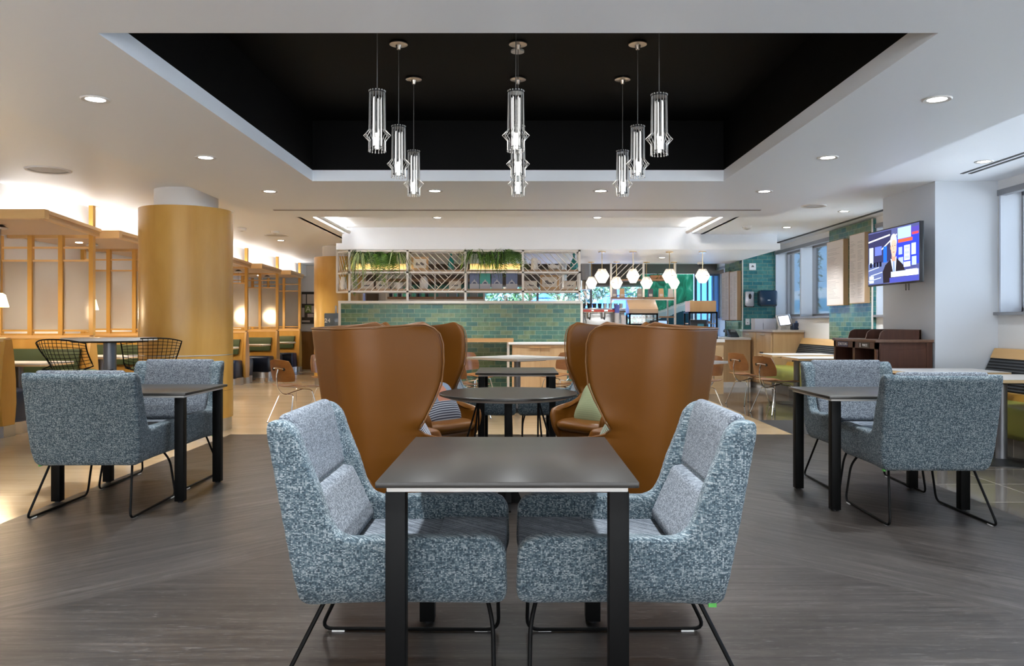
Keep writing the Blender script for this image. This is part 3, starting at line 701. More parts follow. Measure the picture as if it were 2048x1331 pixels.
# ------------------------------------------------------------------ molded plywood chair (faces +x)
def ply_chair():
    t_ = thing('plywood_chair', 'x', 'chair')
    def panel(fn, nu, nv, name, th):
        o = MB().grid(fn, nu, nv).build(name, ply, t_, 0)
        m = o.modifiers.new('s', 'SOLIDIFY'); m.thickness = th; m.offset = 0; bake(o)
        o.data.polygons.foreach_set('use_smooth', [True]*len(o.data.polygons)); o.data.set_sharp_from_angle(angle=R(50)); return o
    def sq(u, v, e=.2):   # square grid -> rounded square
        a, b = 2*u-1, 2*v-1
        x = a*math.sqrt(1-b*b*e*1.05); y = b*math.sqrt(1-a*a*e*1.05); return x/1.0, y/1.0
    def seat(u, v):
        x, y = sq(u, v)
        return (.02+.215*x, .25*y, .425 + .028*abs(y)**2.2 - .03*max(0, x-.35)**1.5 + .05*max(0,-x-.35)**1.6)
    panel(seat, 17, 17, 'seat', .009)
    def back(u, v):
        y, z = sq(u, v, .22)
        w_ = .225*(1-.10*z)
        return (-.225-.045*z*.6+.055*(1-(w_*y/.235)**2)*-1+.05, w_*y, .635+.135*z)
    panel(back, 19, 15, 'backrest', .008)
    p = smooth_path([(-.235,0,.67),(-.262,0,.58),(-.25,0,.42),(-.16,0,.335),(.0,0,.37),(.12,0,.395)], .09, 6)
    MB().tube(p, .009, 10).build('spine', chrome, t_)
    b = MB().tube([(-.225,-.10,.655),(-.255,-.05,.665),(-.262,0,.67),(-.255,.05,.665),(-.225,.10,.655)], .007, 8).build('back_bracket', chrome, t_)
    for sy in (-1,1): MB().tube([(-.222,sy*.10,.655),(-.235,sy*.10,.655)], .019, 14).build('shock_mount', blackm, b)
    for x0, x1, zt, wd in ((.13,.20,.392,.2),(-.12,-.235,.345,.17)):
        MB().tube(smooth_path([(x0,-wd*.55,zt),(x0,wd*.55,zt)],.02), .008, 8).build('cross_bar', chrome, t_)
        for sy in (-1,1):
            p = smooth_path([(x0,sy*wd*.4,zt),(x0,sy*wd*.78,zt),(x1,sy*(wd+.05),.006)], .05, 5)
            l = MB().tube(p, .0075, 8).build('leg', chrome, t_)
            MB().lathe([(.012,0),(.012,.006)], (x1, sy*(wd+.05)), 10).build('foot_glide', blackm, l)
    return t_
pc = ply_chair()
P_CH = [(-2.72,9.75,52,'walnut plywood chair with chrome legs standing alone left of the near tan wing chair'),
 (-2.62,11.25,-40,'walnut plywood chair behind the small white table at left, before the maple column'),
 (-.66,10.15,42,'walnut plywood chair at the near left corner of the white square table'),
 (.66,10.15,138,'walnut plywood chair at the near right corner of the white square table'),
 (-.62,11.85,-42,'walnut plywood chair at the far left of the white square table, before the green tiles'),
 (.60,11.85,222,'walnut plywood chair at the far right of the white square table, before the oak cabinet'),
 (2.42,10.6,215,'walnut plywood chair right of the near right wing chair, at the pale table end'),
 (3.42,11.9,22,'walnut plywood chair nearest the oak order counter, at the far window table'),
 (3.44,10.7,22,'walnut plywood chair at the window table closer to the right blue armchairs')]
for i, a in enumerate(P_CH): place(pc, i, *a, 'walnut plywood chairs')

# ------------------------------------------------------------------ white pedestal tables
def ped(name, w_, d_, h, x, y, rz, label, th=.03, wide=.045, edge=edge_birch, base=True):
    t_ = thing('pedestal_table', label, 'table', (x,y,0), R(rz), 'white-topped pedestal tables')
    MB().box(-w_/2,w_/2,-d_/2,d_/2,h-.004,h).build('tabletop', lam_white, t_, 30)
    MB().box(-w_/2,w_/2,-d_/2,d_/2,h-th,h-.004).build('table_edge', edge, t_, 30)
    MB().box(-w_*.28,w_*.28,-d_*.28,d_*.28,h-th-.02,h-th).build('support_plate', black, t_, 30)
    MB().tube([(0,0,.03),(0,0,h-th-.02)], wide, 20).build('column', grey_metal, t_)
    MB().lathe([(.28,0),(.28,.008),(.07,.03),(.05,.035)], n=32).build('base_disc', blackm, t_)
    return t_
lam_e = mat('pale_table_edge', (.6,.56,.5), .4)
ped('t', 1.0, 1.0, .74, -.01, 11.0, 45, 'white square table turned cornerwise between four plywood chairs before the green tiles', edge=lam_e)
ped('t', .9, .9, .74, -2.02, 10.45, 45, 'white table half hidden behind the near left tan wing chair', edge=lam_e)
ped('t', .9, .9, .74, 1.95, 9.85, 45, 'pale table end right of the near right tan wing chair', edge=lam_e)
ped('t', .95, .68, .74, 4.18, 12.0, 0, 'white table at the far end of the window bench, before the oak order counter')
ped('t', .95, .68, .74, 4.16, 10.85, 0, 'white table by the window bench just left of the dark bin cabinet')
ped('t', .95, .68, .74, 4.20, 7.92, 0, 'white table by the near window bench, right in front of the dark bin cabinet')
ped('t', .95, .68, .74, 4.20, 6.95, 0, 'nearest white table by the window bench, right of the blue armchair')
# tall bar table with wire stools
t_ = thing('bar_table', 'tall round bar table with pale top among the black wire stools', 'table', (-4.03,7.9,0))
MB().lathe([(.425,1.035),(.43,1.04),(.43,1.058),(.425,1.062)], n=64).build('tabletop', lam_white, t_, 30)
MB().lathe([(.33,1.018),(.36,1.035)], n=48).build('support_plate', black, t_, 30)
MB().tube([(0,0,.03),(0,0,1.02)], .06, 24).build('column', grey_metal, t_)
MB().lathe([(.20,0),(.20,.008),(.08,.03),(.06,.04)], n=36).build('base_disc', grey_metal, t_)
def wire_stool():
    t_ = thing('wire_stool', 'x', 'stool')
    # shell: bent square grid of wires; u across, v from seat front up to back top
    def sf(u, v):
        a = 2*u-1
        if v < .45:   # seat
            k = v/.45; x = .22-.40*k; wd = .19+.04*k; z = .735+.05*abs(a)**2.5*(.6+.4*k)-.015*math.sin(PI*k)
            return Vector((x, wd*a, z))
        k = (v-.45)/.55
        wd = .23+.045*k
        x = -.18-.12*math.sin(k*PI/2*.9)+.13*abs(a)**2.2*(1-.25*k); z = .735+.325*k**.9-.035*abs(a)**2.5*k+.05*abs(a)**2.5*(1-k)
        return Vector((x, wd*a, z))
    s = MB()
    for i in range(13): s.tube([sf(i/12, j/18) for j in range(19)], .0028, 5)
    for j in range(1, 16): s.tube([sf(i/16, j/16) for i in range(17)], .0028, 5)
    s.build('wire_shell', black, t_, 80)
    rim = [sf(i/16, 0) for i in range(17)]+[sf(1, j/18) for j in range(1,19)]+[sf(1-i/16, 1) for i in range(1,17)]+[sf(0, 1-j/18) for j in range(1,18)]
    MB().tube(rim, .0065, 6, True).build('rim', black, t_, 80)
    MB().lathe([(.14,.742),(.165,.75),(.165,.765),(.14,.775)], n=28).build('seat_pad', mat('sage_seat_pad', (.30,.34,.17), .7), t_)
    for sy in (-1,1):
        p = smooth_path([(.14,sy*.12,.715),(.21,sy*.22,.01),(-.22,sy*.22,.01),(-.12,sy*.12,.715)], .04)
        MB().tube(p, .007, 8).build('sled_leg', chrome, t_)
    MB().tube([(.19,-.2,.28),(.19,.2,.28)], .006, 8).build('footrest', chrome, t_)
    MB().tube([(-.12,-.12,.715),(.14,-.12,.715),(.14,.12,.715),(-.12,.12,.715)], .006, 6, True).build('seat_ring', chrome, t_)
    return t_
ws = wire_stool()
for i, a in enumerate([(-4.08,7.42,75,'black wire grid stool at the near left of the tall round bar table'),
                       (-3.70,8.02,122,'black wire grid stool behind the tall bar table, partly in front of the maple column')]): place(ws, i, *a, 'black wire stools')
# ------------------------------------------------------------------ wooden booths along the left wall
AX = -5.41; BW = -6.64
DV = [8.5,10.2,12.15,14.08,16.0,18.05,19.9]
ords = ['nearest','second','third','fourth','fifth','sixth','seventh']
def booth_bench(i, y):
    t_ = thing('booth_bench', ['nearest booth bench, maple end panel and navy seat cut by the left picture edge','second booth bench with olive green back, under the nearest frosted screen','third booth bench with olive back, half hidden behind the big maple column','fourth booth bench, hidden mostly behind the big maple column','booth bench with olive green back just right of the big maple column','booth bench with olive back, second right of the big maple column','last booth bench with olive back, nearest the notice board'][i], 'bench', (0,y,0), 0, 'double-sided booth benches')
    MB().box(BW,AX-.02,-.05,.05,.0,1.03).build('divider', maple, t_, 30)
    # bowed end panel
    for sg in (-1,):
        pr = [(-.10,.12),(-.13,.35),(-.12,.6),(-.09,.85),(-.055,1.03),(.055,1.03),(.09,.85),(.12,.6),(.13,.35),(.10,.12)]
        MB().prism(pr, 'x', AX-.04, AX+.0).build('end_panel', maple, t_, 50)
    MB().box(BW,AX-.02,-.062,.062,1.01,1.05).build('cap_rail', maple_h, t_, 30)
    for sg in ((-1,1) if i < 6 else (-1,)):
        pd = sorted((sg*.05, sg*.10))
        MB().prism([(-6.6,.58),(AX-.16,.58),(AX-.12,.88),(-6.6,.88)], 'y', *pd).build('back_pad', green_v, t_, 30, .008)
        s = MB()
        prof = [(sg*.11,.12),(sg*.50,.12),(sg*.55,.30),(sg*.56,.42),(sg*.53,.47),(sg*.46,.485),(sg*.11,.47)]
        # rounded aisle end
        s.prism(prof if sg > 0 else prof[::-1], 'x', BW, AX-.06)
        s.build('seat', navy, t_, 40, .03, 3)
        MB().prism([(-6.6,sg*.09)]+[(AX-.22,sg*.09),(AX-.05,sg*.12),(AX-.0,sg*.22),(AX-.02,sg*.36),(AX-.12,sg*.46),(AX-.3,sg*.5)]+[(-6.6,sg*.5)], 'z', 0, .135).build('kick_plate', steel, t_, 50)
    MB().box(AX-.3,AX+.01,-.10,.10,0,.12).build('kick_plate', steel, t_, 30)
for i, y in enumerate(DV): booth_bench(i, y)
def booth_screen(i, y):
    lab = ['frosted glass booth screen in a maple grid at the left picture edge','frosted booth screen just left of the big maple column','frosted booth screen hidden mostly behind the big maple column','frosted booth screen just right of the big maple column, lamp glowing through it','frosted booth screen second to the right of the big column','last frosted booth screen, next to the notice board'][i]
    t_ = thing('booth_screen', lab, 'screen', (0,y,0), 0, 'frosted booth screens')
    xs = [-5.43, -5.82, -6.21, -6.60]
    for k, x in enumerate(xs): 
        MB().box(x-.028,x+.028,-.03,.03,1.05,(2.70 if k == 0 else 2.32)).build('post', maple, t_, 30)
    for z in (1.06,1.11,2.0,2.165):
        MB().box(-6.60,-5.43,-.012,.012,z-.012,z+.012).build('rail', maple_h if z > 1.2 else maple, t_, 30)
    for a, b in zip(xs, xs[1:]):
        MB().poly([(a-.028,0,1.12),(b+.028,0,1.12),(b+.028,0,1.99),(a-.028,0,1.99)]).build('frosted_pane', frost, t_, 0)
for i, y in enumerate(DV[1:]): booth_screen(i, y)
def booth_canopy(i, y):
    y0 = DV[i]+.22; y1 = y+.05
    lab = ['maple booth canopy nearest the camera at the left picture edge','second maple booth canopy, cut by the big column','third maple booth canopy, behind the big column','maple booth canopy emerging right of the big column','maple booth canopy, second right of the big column','last maple booth canopy before the notice board'][i]
    t_ = thing('booth_canopy', lab, 'canopy', (0,0,0), 0, 'maple booth canopies')
    if i == 0: y0 = 8.48
    xn, xf_ = (-5.02 if i == 0 else -5.2), -5.36
    MB().prism([(-6.64,y0),(xn,y0),(xf_,y1),(-6.64,y1)], 'z', 2.335, 2.35).build('soffit_board', mat('canopy_soffit', (.50,.36,.24), .5), t_, 30)
    d = .05
    MB().prism([(xn-d,y0),(xn,y0),(xf_,y1),(xf_-d,y1)], 'z', 2.31, 2.37).build('fascia_lower', maple_h, t_, 30)
    MB().prism([(xn-d,y0-.02),(xn+.02,y0-.02),(xf_+.02,y1+.01),(xf_-d,y1+.01)], 'z', 2.37, 2.41).build('fascia_cap', maple_h, t_, 30)
    MB().box(-6.64,xn+.02,y0-.03,y0+.05,2.31,2.41).build('end_fascia', maple_h, t_, 30)
    MB().box(-5.50,-5.42,y0+.05,y1-.05,2.36,2.366).build('cove_strip', emat('booth_cove_strip', (1,.97,.93), 8), t_, 0)
    MB().lathe([(.035,2.331),(.045,2.329),(.045,2.335)],(-6.15,(y0+y1)/2-.1),16).build('canopy_downlight', led, t_)
    spot(t_, (-6.15,(y0+y1)/2-.1,2.32), 20, R(140))
    # small pendant lamp over the booth table
    ym = (DV[i]+y)/2 if i else 9.2
    p = thing('booth_pendant', 'small glowing cone pendant lamp hanging over the %s booth table' % ords[i], 'pendant lamp', (-5.95,ym,0), 0, 'cone pendants over the booth tables')
    MB().lathe([(.075,2.285),(.08,2.30),(.03,2.33),(.01,2.335)], n=20).build('canopy_cup', steel, p)
    MB().tube([(0,0,1.55),(0,0,2.29)], .003, 6).build('cord', blackm, p)
    MB().lathe([(.085,1.39),(.05,1.53),(.02,1.55)], n=24, cap=False).build('lamp_shade', shade_em, p)
    point(p, (0,0,1.36), 12, .06, (1,.74,.45))
for i, y in enumerate(DV[1:]): booth_canopy(i, y)
for i in range(6):
    ym = (DV[i]+DV[i+1])/2; 
    t_ = thing('booth_table', 'pale-topped table inside the %s booth' % ords[i], 'table', (0,ym,0), 0, 'booth tables')
    MB().prism([(BW,-.33),(AX+.02,-.33),(AX+.06,-.29),(AX+.06,.29),(AX+.02,.33),(BW,.33)], 'z', .735, .75).build('tabletop', lam_white, t_, 30)
    MB().prism([(BW,-.33),(AX+.02,-.33),(AX+.06,-.29),(AX+.06,.29),(AX+.02,.33),(BW,.33)], 'z', .715, .735).build('table_edge', edge_birch, t_, 30)
    MB().tube([(AX-.42,0,.02),(AX-.42,0,.715)], .045, 18).build('column', grey_metal, t_)
    MB().lathe([(.24,0),(.24,.01),(.06,.03)], (AX-.42,0), 24).build('base_disc', blackm, t_)
# framed pictures in booths
for i in (0,1):
    y = DV[i+1]+.9
    p = thing('wall_picture', 'dark framed picture blurred behind the %s frosted screen' % ords[i], 'picture', (-6.645,y,1.5), 0, 'pictures on the booth wall')
    B('picture_frame', -.012,.02,-.22,.22,-.28,.28, mat('dark_picture_frame', (.06,.03,.02), .4), p); B('print', .02,.022,-.17,.17,-.23,.23, mat('pale_print', (.28,.2,.16), .5), p)
# notice board on the far wall
t_ = thing('notice_board', 'black notice board with papers and a green A grade card beside the far column', 'notice board', (X(617,20.8),20.88,0))
xa, xb_ = X(602,20.8)-X(617,20.8), X(629,20.8)-X(617,20.8); za, zb = Z(647,20.8), Z(583,20.8)
B('board', xa, xb_, -.03, 0, za, zb, mat('black_board', (.015,.012,.01), .5), t_)
paper = mat('paper', (.52,.47,.44), .6)
for (a, b, c, d) in ((603,611,588,607),(613,627.5,588,607),(603,608,615,634),(622,628,611,625),(614,626,627,634),(603,619,640,644)):
    B('paper_sheet', X(a,20.8)-t_.location.x, X(b,20.8)-t_.location.x, -.036, -.03, Z(d,20.8), Z(c,20.8), paper, t_)
B('grade_card', X(609,20.8)-t_.location.x, X(622,20.8)-t_.location.x, -.042, -.03, Z(625,20.8), Z(610,20.8), mat('grade_green', (.14,.22,.05), .5), t_)['label'] = 'green card with a white letter A'
text('grade_letter', 'A', .2, mat('card_white', (.7,.75,.6), .5), t_, (X(615.5,20.8)-t_.location.x, -.044, Z(618,20.8)))

# ------------------------------------------------------------------ window benches on the right
ribbed = mat('charcoal_ribbed_fabric', (.035,.038,.042), .7)
_t = N(ribbed, 'ShaderNodeTexCoord'); _s = N(ribbed, 'ShaderNodeSeparateXYZ'); L(ribbed, _t.outputs['Object'], _s.inputs[0])
_m = N(ribbed, 'ShaderNodeMath', operation='MULTIPLY'); _m.inputs[1].default_value = 210; L(ribbed, _s.outputs['Z'], _m.inputs[0])
_w = N(ribbed, 'ShaderNodeMath', operation='SINE'); L(ribbed, _m.outputs[0], _w.inputs[0]); bump(ribbed, _w.outputs[0], .8, .006)
L(ribbed, ramp(ribbed, _w.outputs[0], [(0,(.012,.014,.017)),(.8,(.065,.07,.075))]), BS(ribbed).inputs['Base Color'])
def bench(y0, y1, label):
    t_ = thing('window_bench', label, 'bench', (0,0,0), 0, 'upholstered window benches')
    pr = [(4.86,.44),(4.93,.62),(4.985,.86),(5.03,.86),(5.03,.44)]
    MB().prism([(4.72,.45),(4.78,.47),(4.955,.855),(5.03,.855),(5.03,.45)], 'y', y0, y1).build('backrest', ribbed, t_, 30)
    MB().prism([(4.945,.845),(4.99,.945),(5.04,.945),(5.04,.845)], 'y', y0, y1).build('top_cap', maple_h, t_, 30)
    MB().prism([(4.70,.47),(4.725,.53),(4.80,.53),(4.80,.45)], 'y', y0+.01, y1-.01).build('lower_rail', maple, t_, 30)
    MB().prism([(4.42,.17),(4.36,.22),(4.34,.40),(4.37,.455),(4.45,.47),(4.72,.47),(4.72,.17)], 'y', y0, y1).build('seat', lime_v, t_, 60, .01)
    MB().box(4.46,4.72,y0,y1,0,.17).build('plinth', ftile, t_, 30)
    return t_
bench(2.0, 8.38, 'lime and charcoal window bench at the right picture edge under the near window')
bench(9.68, 14.05, 'lime and charcoal window bench behind the bin cabinet, ending at the oak order counter')

# ------------------------------------------------------------------ recycling / waste cabinet
t_ = thing('bin_cabinet', 'dark walnut waste cabinet with two open bins labelled for recycling, against the pillar', 'cabinet', (0,0,0))
x0, x1, y0, y1, zt = 3.79, 4.37, 8.46, 9.60, 1.03
s = MB(); s.box(x0+.02,x1,y0,y0+.03,.08,zt-.03).box(x0+.02,x1,y1-.03,y1,.08,zt-.03).box(x1-.02,x1,y0,y1,.08,zt-.03).box(x0+.02,x1,9.015,9.045,.08,zt-.03).box(x0+.04,x1,y0,y1,.08,.1)
s.box(x0,x0+.03,y0,y0+.05,.08,zt-.03).box(x0,x0+.03,y1-.05,y1,.08,zt-.03).box(x0,x0+.03,9.0,9.06,.08,zt-.03).box(x0,x0+.03,y0,y1,zt-.10,zt-.03)
s.build('body', walnut, t_, 30)
MB().box(x0+.045,x1-.05,y0-.008,y0,.1,zt-.10).build('side_panel', walnut, t_, 30)
MB().box(x1-.055,x1+.005,y0-.015,y0,.0,zt-.03).build('corner_post', walnut, t_, 30)
MB().box(x0+.03,x1-.02,y0+.02,y1-.02,0,.08).build('plinth', blackm, t_, 0)
MB().box(x0-.02,x1+.02,y0-.02,y1+.0,zt-.03,zt).build('countertop', wood('walnut_top', (.16,.085,.055), (.10,.05,.03), (20,2,20), .35), t_, 30, .004)
for ya, yb2 in ((y0+.05,9.0),(9.06,y1-.05)):
    d = MB().box(x0,x0+.025,ya,yb2,.1,.63).build('bin_door', walnut, t_, 30, .003); MB().tube([(x0-.02,ya+.06,.58),(x0-.02,ya+.2,.58)], .006, 8).build('handle', steel, d)
for yy, s_, c_ in ((9.33,'RECYCLING',(.025,.03,.10)),(8.76,'WASTE',(.035,.03,.025))):
    l = MB().box(x0-.004,x0+.001,yy-.14,yy+.14,zt-.095,zt-.038).build('sign_plate', mat('sign_'+s_.lower(), c_, .4), t_, 0)
    text('sign_text', s_, .042, mat('sign_white', (.8,.8,.8), .5), l, (x0-.006,yy-.03,zt-.066), (PI/2,0,-PI/2), sx=.95)
    if s_ == 'WASTE': MB().box(x0-.006,x0-.003,yy+.085,yy+.10,zt-.088,zt-.045).build('sign_icon', mat('sign_white'), l, 0)
    else: MB().tube([(x0-.005,yy+.11+.016*math.cos(a),zt-.066+.018*math.sin(a)) for a in [PI/3*k for k in range(6)]], .003, 5, True).build('sign_icon', mat('sign_white'), l, 0)
# curved tray guards on top
for yy in (y0+.16,8.95,9.42):
    pr = [(x0+.10,zt),(x0+.11,zt+.04)]+[(x0+.19-.08*math.cos(a),zt+.04+.065*math.sin(a)) for a in [PI/2*k/6 for k in range(1,7)]]+[(x1-.03,zt+.105),(x1-.03,zt)]
    MB().prism(pr, 'y', yy, yy+.018).build('tray_guard', walnut, t_, 30)
MB().box(x1-.045,x1-.025,y0+.16,9.44,zt,zt+.105).build('tray_guard_back', walnut, t_, 30)

# ------------------------------------------------------------------ television on the pillar
t_ = thing('television', 'wall-mounted television showing a news anchor in a studio', 'television', (4.13,8.80,1.945), -PI/2+R(1.5))
# local: screen faces -y; x to the right as seen
W_, H_ = .575, .315
MB().box(-W_,W_,-.012,.03,-H_,H_).build('bezel', blackm, t_, 30, .004)
MB().box(-.18,.18,.03,.10,-.2,.15).build('rear_housing', blackm, t_, 30, .01)
arm = MB(); arm.box(-.03,.03,.10,.24,-.05,.05); arm.box(-.15,.15,.235,.25,-.2,.2); arm.build('wall_arm', blackm, t_, 30)
for xx in (.16,.22): MB().tube(smooth_path([(xx,.05,-H_),(xx+.005,.05,-H_-.07),(xx+.02,.05,-H_-.07),(xx+.02,.05,-H_)], .01), .003, 6).build('cable', blackm, t_)
def em(name, c, k=1.0): return emat('screen_'+name, c, k)
scr = MB().box(-W_+.012,W_-.012,-.0135,-.012,-H_+.018,H_-.012).build('screen', mat('tv_glass', (.01,.012,.03), .08, emis=(.06,.07,.22), estr=.9), t_, 0)
scr['label'] = 'lit screen with a grey-haired anchor in a dark suit'
ly = [0]
def flat(name, pts, c, k=1.0):
    ly[0] += 1; y = -.0136-ly[0]*.00012
    o = MB().poly([(x,y,z) for x, z in pts]).build(name, em('%d' % ly[0], c, k), scr, 0); return o
def rc(a, b, c, d): return [(a,c),(b,c),(b,d),(a,d)]
flat('studio_wall', rc(-.56,-.02,-.05,.29), (.035,.035,.09)); flat('studio_wall', rc(.0,.56,-.12,.20), (.03,.05,.55))
flat('studio_band', rc(.12,.40,.17,.29), (.35,.50,.95)); flat('studio_band', rc(.13,.43,.13,.165), (.8,.10,.05)); flat('studio_band', rc(.40,.56,.2,.27), (.08,.06,.35)); flat('studio_band', rc(.42,.55,.19,.215), (.7,.06,.08))
flat('studio_light', [(-.56,.19),(-.56,.205),(-.05,.245),(-.05,.23)], (.9,.95,1), 1.5); flat('studio_light', [(-.3,.06),(-.3,.075),(.1,.235),(.1,.22)], (.85,.9,1), 1.3)
flat('studio_column', rc(-.54,-.44,-.10,.13), (.45,.55,.75)); flat('studio_panel', rc(-.40,-.24,.03,.13), (.12,.16,.75)); flat('studio_panel', rc(-.2,-.12,-.14,.12), (.02,.12,.75))
flat('monitor_wall', rc(.14,.22,.0,.08), (.35,.42,.9)); flat('monitor_wall', rc(.26,.38,-.07,.09), (.75,.80,1)); flat('monitor_wall', rc(.41,.50,-.02,.10), (.45,.55,.9)); flat('monitor_wall', rc(.14,.24,-.12,-.03), (.35,.42,.85)); flat('monitor_wall', rc(.42,.51,-.13,-.04), (.4,.5,.9)); flat('monitor_wall', rc(.25,.39,-.14,-.085), (.55,.6,.95))
flat('logo_tile', rc(.275,.365,-.055,.075), (.35,.40,.85))
for nm, s_, sz, pos in (('logo_text','FOX',.042,(.32,.035)),('logo_text','NEWS',.03,(.32,-.015))):
    text(nm, s_, sz, em('w', (.9,.93,1)), scr, (pos[0],-.0165,pos[1]), (PI/2,0,0), ext=.0001)
flat('newsroom_floor', rc(-.56,-.02,-.29,-.06), (.10,.13,.28)); 
for a in (-.52,-.43,-.36,-.29): flat('desk_monitor', rc(a,a+.05,-.10,-.045), (.01,.01,.02))
for a, b, c in ((-.55,-.30,-.14),(-.5,-.22,-.20),(-.55,-.25,-.26)): flat('desk_edge', [(a,c),(b,c+.03),(b,c+.04),(a,c+.012)], (.45,.5,.7))
suit = (.022,.017,.02)
flat('suit', [(-.20,-.29),(-.21,-.16),(-.15,-.09),(-.06,-.05),(-.0,-.02),(.09,-.02),(.15,-.06),(.24,-.11),(.28,-.18),(.29,-.29)], suit)
flat('shirt', [(-.03,-.03),(.04,-.23),(.075,-.23),(.10,-.01),(.04,-.05)], (.55,.66,.9)); flat('necktie', [(.025,-.06),(.055,-.06),(.07,-.22),(.045,-.24),(.025,-.22)], (.18,.25,.42))
flat('neck', rc(-.005,.08,-.06,.01), (.50,.27,.19))
def ell(cx, cz, a, b, n=24, p=1): return [(cx+a*math.cos(2*PI*k/n), cz+b*math.sin(2*PI*k/n)) for k in range(n)]
flat('hair', ell(.035,.155,.075,.085), (.55,.55,.60)); flat('face', ell(.04,.085,.062,.10), (.66,.40,.30)); flat('hair_front', [(-.03,.14),(-.025,.2),(.03,.225),(.085,.21),(.11,.15),(.085,.165),(.03,.175),(-.01,.16)], (.62,.62,.66))
for ex in (.015,.067): flat('eye', ell(ex,.108,.009,.005,12), (.05,.03,.03)); flat('eyebrow', rc(ex-.014,ex+.014,.124,.129), (.35,.28,.25))
flat('nose', [(.036,.10),(.046,.10),(.052,.065),(.030,.065)], (.55,.31,.23)); flat('mouth', ell(.041,.038,.020,.005,12), (.35,.12,.10)); flat('ear', ell(-.024,.09,.010,.022,12), (.55,.30,.22))
flat('lower_third', rc(-.02,.56,-.235,-.175), (.45,.50,.80)); flat('banner', rc(.30,.53,-.235,-.17), (.85,.88,.95)); flat('banner', rc(.05,.30,-.235,-.185), (.6,.66,.9))
text('banner_text', "LA MAYOR'S RACE", .05, em('bt', (.05,.06,.2)), scr, (.285,-.0185,-.208), (PI/2,0,0), ext=.0001)
flat('lower_bar', rc(-.05,.56,-.295,-.24), (.06,.07,.35)); flat('corner_logo', rc(-.53,-.42,-.28,-.2), (.55,.65,.9)); flat('corner_logo', rc(-.53,-.42,-.25,-.24), (.2,.25,.6))

# ------------------------------------------------------------------ menu boards
menu_w = mat('menu_board_face', (.62,.55,.50), .5); menu_t = mat('menu_print', (.30,.26,.24), .6)
def menu(name, y0, y1, z0, z1, xf_, label, two):
    """board on a wall that faces -x"""
    t_ = thing('menu_board', label, 'menu board', (xf_,(y0+y1)/2,(z0+z1)/2), 0, 'wooden menu boards')
    hy, hz = (y1-y0)/2, (z1-z0)/2
    B('backing', -.075, 0, -hy, hy, -hz, hz, wood('menu_wood', (.50,.34,.20),(.42,.27,.15),(9,9,1),.45), t_)
    B('menu_sheet', -.078, -.075, -hy+.008, hy-.008, -hz+.012, hz-.008, menu_w, t_)
    s = MB(); rnd = random.Random(len(label))
    cols_ = ((hy-.04, .03),(-.03,-hy+.04)) if two else ((hy-.05, -hy+.12),)
    for a, b in cols_:
        z = hz-.10
        while z > -hz+.08:
            if rnd.random() < .86:
                w_ = (a-b)*rnd.uniform(.45,.98); s.box(-.0795,-.078,a-w_,a,z-.004,z)
            z -= .018 if two else .022
    s.build('menu_print', menu_t, t_, 0); return t_
# y grows away: hy is the far (left in picture) side
menu('m', 11.36, 11.88, Z(606,11.5), Z(464,11.42), 4.998, 'menu board with two printed columns, right one on the green tiled pier by the television', True)
menu('m', 12.1, 12.75, Z(610,12.2), Z(478,12.2), 4.998, 'menu board with sparse print, left one on the green tiled pier', False)
menu('m', 15.80, 16.36, 1.26, 2.24, 4.405, 'menu board right one of the far pair beside the teal tiled pier', True)
menu('m', 16.42, 17.0, 1.26, 2.26, 4.405, 'menu board left one of the far pair beside the teal tiled pier', True)
# ------------------------------------------------------------------ wire pendants in the black recess
def pendant(zb=2.165, top=3.05):
    t_ = thing('wire_pendant', 'x', 'pendant lamp')
    MB().lathe([(.05,top-.002),(.060,top-.008),(.060,top-.014),(.02,top-.018),(.012,top-.045),(.003,top-.045)][::-1], n=32).build('ceiling_cap', mat('satin_nickel', (.62,.55,.48), .3, 1), t_)
    MB().tube([(0,0,zb+.335),(0,0,top-.04)], .0028, 6).build('cord', mat('grey_cord', (.12,.115,.11), .5), t_)
    MB().lathe([(.028,zb+.325),(.045,zb+.325),(.045,zb+.335),(.012,zb+.338),(.006,zb+.35)], n=24).build('top_cap', blackm, t_)
    # wires: straight upper run, flared diamond, short skirt
    s = MB(); n = 16
    for k in range(n):
        a = 2*PI*k/n; c_, s_ = math.cos(a), math.sin(a); big = .076 if k % 2 == 0 else .068
        pts = [(.043,zb+.335),(.046,zb+.125),(.047,zb+.118),(big,zb+.088),(.048,zb+.058),(.047,zb+.05),(.047,zb+.0)]
        s.tube([(r*c_,r*s_,z) for r, z in pts], .0021, 4)
        s.sphere((.044*c_,.044*s_,zb+.335), .005, 6, 4)
        s.sphere((.047*c_,.047*s_,zb), .0042, 6, 4)
    s.build('wire_cage', mat('cage_wire', (.5,.48,.46), .35, .7), t_, 60)
    for z, r in ((zb+.33,.044),(zb+.022,.036)): MB().tube([(r*math.cos(2*PI*k/24), r*math.sin(2*PI*k/24), z) for k in range(24)], .0022, 5, True).build('cage_ring', blackm, t_, 60)
    MB().lathe([(.034,zb+.018),(.034,zb+.31)], n=24, cap=False).build('glass_tube', cl_glass, t_)
    # the lit inner rods
    s = MB()
    for k in range(5):
        a = 2*PI*k/5+.3; s.tube([(.023*math.cos(a),.023*math.sin(a),zb+.03),(.023*math.cos(a),.023*math.sin(a),zb+.30)], .0024, 6)
    s.build('light_rods', emat('light_rod', (1,.97,.94), 1.1), t_, 60)
    MB().tube([(0,0,zb+.02),(0,0,zb+.10)], .012, 12).build('bulb', bulb_m, t_)
    spot(t_, (0,0,zb-.01), 14, R(130), 1, .03)
    return t_
pd = pendant()
names3 = {(-.785):'left', (.0):'middle', (.785):'right'}
k = 0
